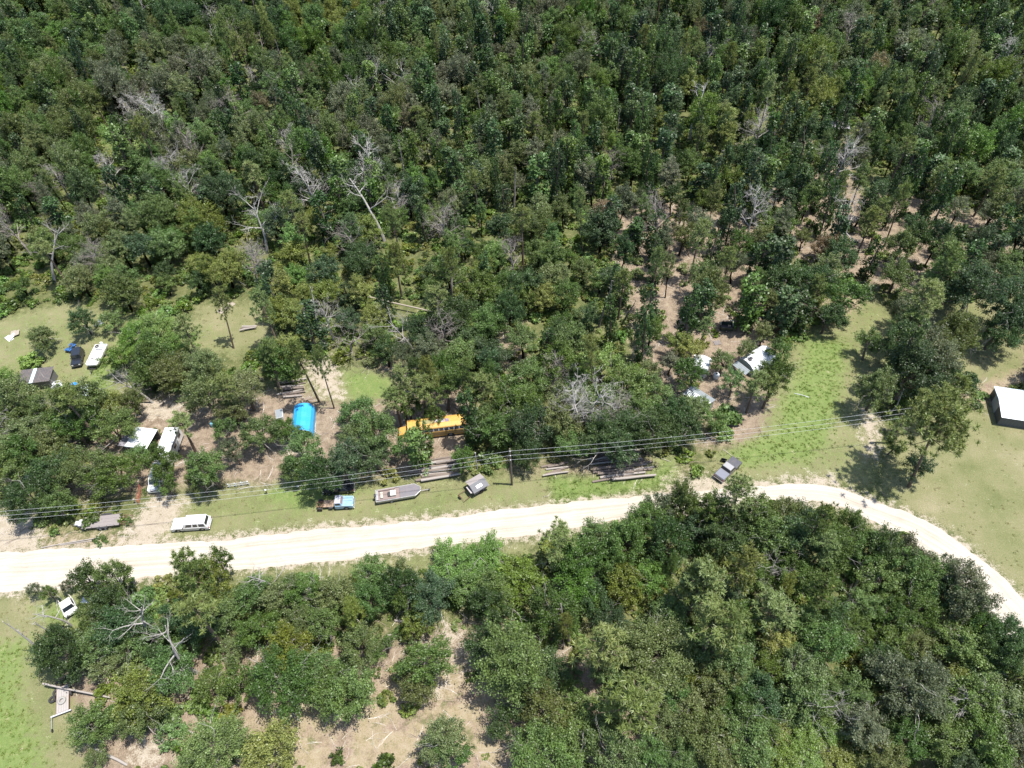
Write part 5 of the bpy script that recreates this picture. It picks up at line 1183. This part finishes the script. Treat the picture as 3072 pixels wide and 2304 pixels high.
MB().add([(-1.5, -1.6, 1.9), (0, -1.6, 2.3), (0, 1.6, 2.3), (-1.5, 1.6, 1.9), (-1.5, -1.6, 1.85), (0, -1.6, 2.25), (0, 1.6, 2.25), (-1.5, 1.6, 1.85)], [(0, 1, 2, 3), (7, 6, 5, 4), (0, 4, 5, 1), (3, 2, 6, 7), (0, 3, 7, 4)]).add([(.003, -1.6, 2.3), (1.5, -1.6, 1.9), (1.5, 1.6, 1.9), (.003, 1.6, 2.3), (.003, -1.6, 2.25), (1.5, -1.6, 1.85), (1.5, 1.6, 1.85), (.003, 1.6, 2.25)], [(0, 1, 2, 3), (7, 6, 5, 4), (0, 4, 5, 1), (3, 2, 6, 7), (1, 5, 6, 2)]).build('roof', WHITE_M, o)
MB().box(-.45, .45, -1.44, -1.39, 0, 1.75).build('door', GREYP, o)
o = thing('white_tank', 'small white plastic tank with a tan side below the arched tent', 'tank', G(1546, 816), R_(20))
MB().lathe([(0, 0), (.5, 0), (.55, .1), (.55, .85), (.42, 1.02), (.15, 1.1), (0, 1.1)], Matrix(), 14).build('body', WHITE_M, o, True); MB().lathe([(0, 1.1), (.14, 1.1), (.14, 1.2), (0, 1.22)], Matrix(), 10).build('cap', DARKST, o)
a, b = G(1474, 868), G(1520, 898); rz = math.atan2((b - a).y, (b - a).x); Ls = (b - a).length; o = thing('grey_shed', 'grey metal shed with a galvanised gable roof under the trees', 'shed', a, rz)
MB().box(0, Ls, 0, 2.4, .08, 2.05).build('walls', GREYP, o)
MB().box(Ls, Ls + .03, .1, 2.3, .1, 2.0).build('end_panel', GALV, o)
for y0, y1, z0, z1 in ((-.15, 1.2, 2.03, 2.42), (1.203, 2.55, 2.42, 2.03)): corrugated(-.15, Ls + .2, y0, y1, z0, z1, .3, .03).build('roof', GALV, o)
n_ = int(Ls / .45)
for i in range(n_): MB().box(.2 + i * .45, .24 + i * .45, -.03, .004, .1, 2.02).build('wall_rib', GREYP, o)
MB().box(Ls + .03, Ls + .06, .7, 1.7, .12, 1.85).build('door', GALV, o)
o = thing('open_bin_trailer', 'dark green open bin with a pale top rail in the litter clearing', 'bin', G(1568, 711), R_(-10))
for x0, x1, y0, y1 in ((-1.1, 1.1, -.8, -.74), (-1.1, 1.1, .74, .8), (-1.1, -1.04, -.737, .737), (1.04, 1.1, -.737, .737)): MB().box(x0, x1, y0, y1, .35, 1.1).build('side_panel', GREEND, o)
MB().box(-1.04, 1.04, -.74, .74, .35, .42).build('floor', DARKST, o)
MB().tube([(-1.08, -.1, 1.13), (-1.08, .78, 1.5), (1.08, .78, 1.5), (1.08, -.1, 1.13)], .05, 6).build('top_rail', S('cream_rail', (.62, .58, .48), rough=.5), o)
for s_ in (1, -1): wheel(o, 0, s_ * .93, .3, .18, STEEL)
# pallet and pipe
o = thing('wooden_pallet', 'small weathered wooden pallet on the litter behind the arched tent', 'pallet', G(1549, 741), R_(8))
for i in range(6): MB().box(-.6, .6, -.5 + i * .18, -.38 + i * .18, .10, .125).build('slat', GREYW, o)
for x in (-.55, 0, .55): MB().box(x - .05, x + .05, -.5, .52, 0, .097).build('bearer', GREYW, o)
tag(MB().tube([G(1716, 850) + Vector((0, 0, .05)), G(1733, 854) + Vector((0, 0, .07)), G(1748, 859) + Vector((0, 0, .05))], .05, 6).build('white_pipe', WHITE_M), 'thin white pipe lying on the green track', 'pipe')

# --- white metal building at the right edge
a, b = G(2153, 917), G(2212, 926); rz = math.atan2((b - a).y, (b - a).x); o = thing('metal_building', 'white roofed metal building cut by the right edge of the photo', 'building', a, rz)
Lm, Wm, hm = 9.0, 6.4, 2.0
MB().box(0, Lm, 0, Wm, 0, hm).build('walls', S('dark_wall_sheet', (.07, .072, .075), rough=.6, var=.2), o)
for k, (y0, y1, z0, z1) in enumerate(((-.2, Wm * .52, hm, hm + .42), (Wm * .52 + .003, Wm + .2, hm + .42, hm))): corrugated(-.15, Lm + .15, y0, y1, z0, z1, .4, .025).build('roof', WHITE_M if k == 0 else S('pale_blue_sheet', (.36, .42, .48), rough=.4, var=.08), o)
for i in range(16): MB().box(.3 + i * .55, .34 + i * .55, -.025, .004, .05, hm - .05).build('wall_rib', GREYP, o)
MB().box(-.035, .004, 2.4, 4.8, .02, 1.95).build('door', S('door_grey', (.30, .31, .32), rough=.5), o)

# --- brown shed, grey lean-to and bits round the lawn
a, b = G(50, 846), G(118, 838); rz = math.atan2((b - a).y, (b - a).x); o = thing('brown_shed', 'low shed with a dark brown sheet roof and one pale strip on the lawn', 'shed', a, rz)
MB().box(.1, 5.3, .1, 2.9, 0, 1.95).build('walls', GREYP, o)
corrugated(-.1, 2.0, -.15, 3.2, 2.0, 2.25, .28, .03).build('roof', BROWNR, o); corrugated(2.64, 5.5, -.15, 3.2, 2.0, 2.25, .28, .03).build('roof', BROWNR, o); corrugated(2.01, 2.63, -.15, 3.2, 2.02, 2.27, .28, .03).build('skylight_strip', TEAL, o)
for i, (x, y) in enumerate([(119, 832), (121, 824)]):
    k = thing('drum', ['white drum nearest the camera beside the brown shed', 'white drum farther back beside the brown shed'][i], 'drum', G(x, y + 12), 0, 'white drums beside the brown shed')
    MB().lathe([(0, 0), (.29, 0), (.29, .28), (.31, .30), (.29, .32), (.29, .58), (.31, .6), (.29, .62), (.29, .9), (0, .9)], Matrix(), 14).build('shell', WHITE_M, k, True); MB().lathe([(0, .9), (.27, .9), (.27, .93), (0, .93)], Matrix(), 14).build('lid', S('white_box', (.6, .6, .6)), k)
o = thing('white_rack', 'white pipe rack standing right of the brown shed', 'rack', G(128, 834), R_(10))
for x in (-.5, .5):
    for y in (-.35, .35): MB().tube([(x, y, 0), (x, y, 1.0)], .035, 5).build('leg', WHITE_M, o)
for z in (.5, 1.0): MB().tube([(-.5, -.35, z), (.5, -.35, z), (.5, .35, z), (-.5, .35, z), (-.5, -.35, z)], .035, 5).build('rail', WHITE_M, o)
o = thing('blue_tub', 'round blue plastic tub on the lawn near the brown shed', 'tub', G(162, 834)); MB().lathe([(0, .03), (.42, .03), (.5, .42), (.55, .42), (.55, .45), (.47, .45), (.40, .07), (0, .07)], Matrix(), 20).build('tub', S('bright_blue_plastic', (.02, .19, .50), rough=.35), o, True); MB().tube([(.5, 0, .42), (.62, 0, .36), (.5, .0, .3)], .02, 5).build('handle', DARKST, o)
o = thing('lean_to', 'low lean to with a grey green sheet roof behind the left trees', 'shed', G(196, 857), R_(-6)); corrugated(-1.6, 1.3, -1.2, 1.2, 1.7, 1.95, .3, .03).build('roof', S('greygreen_sheet', (.26, .31, .30), rough=.5, var=.25, dirt=.4), o)
for x in (-1.5, 1.2):
    for y in (-1.1, 1.1): MB().box(x - .05, x + .05, y - .05, y + .05, 0, 1.7).build('post', GREYW, o)
def sheets(name, label, w, n, cols, size, seed):
    r = random.Random(seed)
    for i in range(n):
        k = thing(name, label, 'metal sheet', w + Vector((r.uniform(-.8, .8), r.uniform(-.8, .8), .06 + i * .09)), r.uniform(0, 6.28), label + 's')
        s = corrugated(-size / 2, size / 2, -size * .3, size * .3, 0, .05, .25, .03).build('sheet', cols[i % len(cols)], k); s.rotation_euler = (R_(r.uniform(-7, 7)), R_(r.uniform(-7, 7)), 0)
sheets('scrap_sheet', 'pale scrap sheet in the heap right of the brown shed', G(138, 838), 5, [WHITE_M, GALV, TANW], 1.4, 3)
sheets('scrap_sheet', 'pale scrap sheet in the heap at the left edge of the lawn', G(28, 726), 4, [WHITE_M, TANW], 1.6, 4)
sheets('scrap_sheet', 'grey scrap sheet between the two lawn bushes', G(212, 697), 4, [GALV, GREYP], 1.3, 5)
# skiff under the trees
loc, rz, _ = along((112, 1022), (72, 1036)); o = thing('white_skiff', 'white skiff half hidden under the trees at the left', 'boat', loc, rz)
p3 = [(-2.2, -.8), (1.0, -.8), (2.1, -.25), (2.1, .25), (1.0, .8), (-2.2, .8)]; plan(p3, .2, .7, .85, 1).build('hull', WHITE, o); rim_(p3, .703, .8, .12).build('gunwale', WHITE, o); MB().box(-.3, .1, -.7, .7, .70, .78).build('thwart', GALV, o)
# red pipe gate and fence, posts
a, b = G(301, 1090), G(307, 1056); rz = math.atan2((b - a).y, (b - a).x); o = thing('pipe_gate', 'rusty red pipe gate standing open at the drive', 'gate', a, rz); lg = (b - a).length
for x in np.linspace(0, lg, 3): MB().tube([(x, 0, 0), (x, 0, 1.35)], .035, 6).build('upright', REDRUST, o)
for z in (.25, .5, .75, 1.0, 1.3): MB().tube([(0, 0, z), (lg, 0, z)], .03, 6).build('bar', REDRUST, o)
a, b = G(496, 1053), G(538, 1047); rz = math.atan2((b - a).y, (b - a).x); o = thing('white_rail_fence', 'short run of white rail fence by the verge', 'fence', a, rz); lg = (b - a).length
for x in np.linspace(0, lg, 4): MB().box(x - .06, x + .06, -.06, .06, 0, 1.0).build('post', WHITE_M, o)
for z in (.40, .85): MB().box(-.1, lg + .1, -.10, -.065, z, z + .13).build('rail', WHITE_M, o)
for (x, y), lb in [((577, 1066), 'short dark post with a white cap right of the white rail fence'), ((647, 1058), 'short dark post with a white cap left of the black sedan'), ((365, 1083), 'short grey post right of the white van nose'), ((294, 1086), 'short grey post left of the rusty pipe gate')]:
    o = thing('marker_post', lb, 'post', G(x, y), 0, 'short posts along the verge'); MB().tube([(0, 0, -.1), (0, 0, .9)], .09, 8).build('shaft', POLEW if 'dark' in lb else GREYLOG, o); MB().lathe([(0, 0), (.16, 0), (.16, .12), (.08, .22), (0, .22)], Matrix.Translation((0, 0, .9)), 8).build('cap', WHITE_M if 'white cap' in lb else GREYLOG, o)
# plank panel in the small clearing
a, b = G(473, 676), G(504, 654); rz = math.atan2((b - a).y, (b - a).x); o = thing('plank_panel', 'pale plank panel lying in the small clearing', 'panel', (a + b) / 2, rz); lg = (b - a).length
for i in range(5): MB().box(-lg / 2, lg / 2, -.75 + i * .3, -.47 + i * .3, .06, .09 + .006 * (i % 2)).build('plank', TANW, o)
for x in (-lg * .4, 0, lg * .4): MB().box(x - .04, x + .04, -.75, .75, 0, .058).build('batten', GREYW, o)
# barrel and red cart in the yard
o = thing('blue_barrel', 'pale blue barrel in the shade of the yard', 'barrel', G(460, 921)); MB().lathe([(0, 0), (.28, 0), (.30, .3), (.30, .6), (.28, .9), (0, .9)], Matrix(), 14).build('shell', S('pale_blue_plastic', (.18, .38, .46), rough=.4), o, True); MB().lathe([(0, .9), (.25, .9), (.25, .94), (0, .94)], Matrix(), 14).build('lid', S('pale_blue_plastic', (.2, .4, .5)), o)
o = thing('red_cart', 'small red garden cart on the litter behind the yard', 'cart', G(514, 889), R_(-40)); MB().box(-.7, .7, -.4, .4, .42, .5).build('floor', REDRUST, o)
for y in (-.4, .4): MB().box(-.7, .7, y - .02, y + .02, .5, .75).build('side_panel', S('red_paint', (.42, .06, .04), rough=.5, dirt=.3), o)
for s_ in (1, -1): wheel(o, 0, s_ * .5, .24, .1, STEEL)
MB().tube([(.7, 0, .45), (1.6, 0, .3)], .03, 5).build('handle', DARKST, o)

# --- wrecked cab, box and tyre trailer at the lower left
loc, rz, _ = along((160, 1328), (149, 1306)); o = thing('truck_cab', 'wrecked white truck cab without its bed in the grass', 'truck cab', loc, rz)
MB().prism([(-1.0, .35), (1.15, .35), (1.25, .6), (1.2, .95), (.75, 1.05), (-1.0, 1.05)], -.9, .9).build('body', WHITE, o, bevel=.06)
MB().frustum((-1.0, .72, -.86, .86), (-.85, .30, -.70, .70), 1.04, 1.62).build('cabin', WHITE, o, bevel=.04); MB().frustum((-.88, .34, -.72, .72), (-.8, .26, -.64, .64), 1.62, 1.67).build('roof', WHITE, o, bevel=.02)
MB().panel([(.72, -.86, 1.04), (.72, .86, 1.04), (.30, .70, 1.62), (.30, -.70, 1.62)], .06, .94, .12, .92).build('windshield', GLASS, o)
for s_ in (1, -1):
    q = [(-1.0, -.86, 1.04), (.72, -.86, 1.04), (.30, -.70, 1.62), (-.85, -.70, 1.62)] if s_ < 0 else [(.72, .86, 1.04), (-1.0, .86, 1.04), (-.85, .70, 1.62), (.30, .70, 1.62)]
    MB().panel(q, .15, .85, .14, .86).build('side_window', GLASS, o); MB().tube([(-1.0, s_ * .7, .6), (-1.5, s_ * .75, .75), (-1.75, s_ * .7, 1.15)], .05, 5).build('bent_strut', S('pale_strut', (.55, .50, .45), rough=.7), o)
    MB().box(1.16, 1.27, s_ * .55 - .2, s_ * .55 + .2, .55, .75).build('lamp_hole', DARKST, o)
    wheel(o, .7, s_ * .86, .3, .16, RUST)
MB().panel([(-1.0, .86, 1.04), (-1.0, -.86, 1.04), (-.85, -.70, 1.62), (-.85, .70, 1.62)], .1, .9, .15, .9).build('rear_window', GLASS, o)
o = thing('rusty_box', 'rusty box with a white lid beside the wrecked cab', 'box', G(193, 1301), R_(-6)); MB().box(-.75, .75, -.4, .4, 0, .62).build('body', S('rust_pink', (.38, .24, .22), rough=.8, var=.3, dirt=.4), o, bevel=.02); MB().box(-.78, .78, -.43, .43, .62, .72).build('lid', WHITE_M, o, bevel=.02); MB().box(-.1, .1, -.46, -.43, .5, .58).build('latch', DARKST, o)
a, b = G(139, 1548), G(140, 1478); rz = math.atan2((b - a).y, (b - a).x); o = thing('tyre_trailer', 'derelict small trailer carrying old tyres in the lower left grass', 'trailer', (a + b) / 2, rz)
for i in range(5): MB().box(-1.7, 1.7, -.72 + i * .29, -.45 + i * .29, .50, .535 + .005 * (i % 2)).build('plank', S('pale_deck_board', (.27, .25, .24), rough=.9, var=.3, dirt=.4), o)
MB().box(-1.75, 1.75, -.76, -.70, .36, .5).box(-1.75, 1.75, .74, .80, .36, .5).box(-1.75, -1.69, -.76, .8, .36, .498).box(1.69, 1.75, -.76, .8, .36, .498).build('frame', RUST, o)
for s_ in (1, -1): wheel(o, .5, s_ * .98, .36, .24, DARKST)
MB().box(-1.9, -1.74, -1.0, 1.4, .38, .5).build('cross_beam', S('grey_beam', (.40, .40, .41), rough=.6, dirt=.3), o)
MB().tube([(-1.82, 1.3, .44), (-3.4, 1.3, .3)], .05, 6).build('drawbar', STEEL, o); wheel(o, -3.5, 1.3, .22, .14, DARKST, 'jack_wheel')
def tyre(x, y, z, tilt, label, mat):
    k = thing('tyre', label, 'tyre', G(x, y) + Vector((0, 0, z)), 0, 'old tyres on and around the small trailer'); k.rotation_euler = (tilt, 0, .5)
    MB().lathe([(.24, .0), (.42, .0), (.5, .06), (.5, .22), (.42, .28), (.24, .28), (.22, .14), (.24, .0)], Matrix(), 20).build('tread', mat, k, True); MB().lathe([(.23, .05), (.26, .05), (.26, .23), (.23, .23), (.23, .05)], Matrix(), 16).build('bead', DARKST, k)
OLDR = S('bleached_rubber', (.22, .21, .195), rough=.9, var=.25)
tyre(139, 1517, .55, .06, 'bleached grey tyre lying on the trailer deck', OLDR); tyre(128, 1480, .02, .3, 'dark tyre at the far end of the tyre trailer', RUBBER); tyre(124, 1497, .02, .15, 'dark tyre on the ground left of the trailer deck', RUBBER); tyre(115, 1512, .02, -.2, 'dark tyre farthest left of the tyre trailer', RUBBER); tyre(133, 1290 + 70, .02, .4, 'black tyre in the grass below the wrecked cab', RUBBER)
# far shed
o = thing('far_shed', 'small dark open shed glimpsed between far trees at the right', 'shed', G(1806, 288), R_(-8)); corrugated(-2.4, 2.4, -1.6, 1.6, 2.1, 2.3, .4, .03).build('roof', S('dark_grey_sheet', (.12, .12, .13)), o)
for x in (-2.2, 2.2):
    for y in (-1.4, 1.4): MB().box(x - .06, x + .06, y - .06, y + .06, 0, 2.1).build('post', GREYW, o)
MB().box(-1.8, 1.8, -.5, .5, .7, .78).build('bench', GREYW, o)

# ------------------------------------------------------------------ labels that single each tree out
MARKS = [(TH['label'], TH) for TH in THINGS if TH.get('label')]
NAMED = {'station_wagon': 'the white wagon', 'sedan': 'the black sedan', 'off_roader': 'the black off roader', 'pickup_truck': 'the dark pickup', 'old_truck': 'the blue truck', 'school_bus': 'the school bus', 'work_boat': 'the work boat', 'deck_boat': 'the white deck boat', 'utility_trailer': 'the plank trailer', 'travel_trailer': 'the travel trailer', 'van': 'the white van', 'carport': 'the carport', 'tarp_shelter': 'the blue tarp', 'broken_shed': 'the broken shed',
         'arched_tent': 'the arched tent', 'grey_shed': 'the grey shed', 'open_bin_trailer': 'the green bin', 'metal_building': 'the white building', 'brown_shed': 'the brown shed', 'plank_panel': 'the plank panel', 'truck_cab': 'the wrecked cab', 'tyre_trailer': 'the tyre trailer', 'white_skiff': 'the white skiff', 'white_rail_fence': 'the white fence', 'far_shed': 'the far shed', 'utility_pole': 'the slim pole', 'utility_pole.001': 'the transformer pole'}
LM = [(NAMED[o.name], PR(o.location + Vector((0, 0, .8))), o.location.copy()) for o in COL.objects if o.name in NAMED]
TONE = {'dark': 'dark green', 'green': 'mid green', 'olive': 'olive', 'grey': 'grey green', 'yellow': 'yellow green', 'bright': 'bright green', 'rust': 'rust brown', 'pine': 'pale green', 'dead': 'grey'}
KW = {'oak': 'broadleaf tree', 'pine': 'pine', 'col': 'vine wrapped trunk', 'dead': 'bare dead tree', 'bush': 'shrub'}
def where(t):
    x, y = t['pc']; w = Vector((t['x'], t['y'], 0)); best = None
    for nm, p, l in LM:
        d = math.hypot(p[0] - x, (p[1] - y)); 
        if d < 120 and (best is None or d < best[0]): best = (d, nm, p)
    if best:
        dx, dy = x - best[2][0], y - best[2][1]
        rel = ('right of ' if dx > 0 else 'left of ') if abs(dx) > abs(dy) * 1.1 else ('above ' if dy < 0 else 'below ')
        return rel + best[1]
    u = x / 2212; col = 'far left' if u < .13 else 'left' if u < .3 else 'left of centre' if u < .46 else 'centre' if u < .56 else 'right of centre' if u < .72 else 'right' if u < .87 else 'far right'
    if y > 1130: row = 'south of road' if y < 1400 else 'bottom edge'
    else: row = 'nearest wood' if y > 720 else 'near wood' if y > 520 else 'middle wood' if y > 330 else 'upper wood' if y > 170 else 'top edge'
    return row + ', ' + col
def desc(t):
    k = t['kind']; r = t['r']
    a = {'oak': 'small ' if r < 1.9 else 'big ' if r > 3.4 else 'middling ', 'bush': 'small ' if r < 1.2 else 'wide ' if r > 1.6 else '', 'pine': 'tall ' if t['hs'] > 1.0 else 'short ' if t['hs'] < .85 else '', 'col': 'tall ' if t['hs'] > 1.1 else 'short ' if t['hs'] < .85 else '', 'dead': 'tall ' if t.get('h', 9) > 11.4 else 'low ' if t.get('h', 9) < 8.6 else ''}[k]
    c = ['bleached', 'pale grey', 'brown grey', 'white'][t.get('c', 0) % 4] if k == 'dead' else TONE[t['tone']]
    ln = t['lean']; lean = 'leaning ' if ln and max(abs(ln[0]), abs(ln[1])) > 7 else ''
    return (a + lean + c + ' ' + KW[k]).strip()
ORD = ['', 'second', 'third', 'fourth', 'fifth', 'sixth', 'seventh', 'eighth', 'ninth', 'tenth', 'eleventh', 'twelfth', 'thirteenth', 'fourteenth', 'fifteenth', 'sixteenth', 'seventeenth', 'eighteenth', 'nineteenth', 'twentieth']
NUM = ['', 'one', 'two', 'three', 'four', 'five', 'six', 'seven', 'eight', 'nine', 'ten', 'eleven', 'twelve']
def ranks(items, base, plural, xs):
    """labels for look-alikes standing at the same place, counted from the left"""
    order = sorted(range(len(items)), key=lambda i: xs[i]); n = len(items)
    for k, i in enumerate(order):
        if n == 1: yield i, base
        elif n == 2: yield i, ('left' if k == 0 else 'right') + ' one of two ' + plural
        elif n <= 12: yield i, ('leftmost' if k == 0 else 'rightmost' if k == n - 1 else ORD[k] + ' from left') + ' of ' + NUM[n] + ' ' + plural
        else: yield i, base
buckets = {}
for t in TREES:
    if t['thing']: buckets.setdefault((desc(t), where(t)), []).append(t)
for (d_, w_), ts in buckets.items():
    k = ts[0]['kind']; pl = d_ + 's'
    for i, lb in ranks(ts, d_ + ' ' + w_, pl + ' ' + w_, [t['pc'][0] for t in ts]):
        tag(ts[i]['obj'], lb, NAME[k][1], GROUP[k])
# logs and sheets of one stack: counted up from the road
stacks = {}
for o in THINGS:
    if o.get('group') and o.name.split('.')[0] in ('log', 'scrap_sheet'): stacks.setdefault(o['label'], []).append(o)
for lb, os_ in stacks.items():
    os_.sort(key=lambda o: -PR(o.location)[1]); n = len(os_)
    for k, o in enumerate(os_):
        if n <= 20: o['label'] = ('lowest' if k == 0 else 'topmost' if k == n - 1 else ORD[k] + ' from bottom') + ' ' + lb
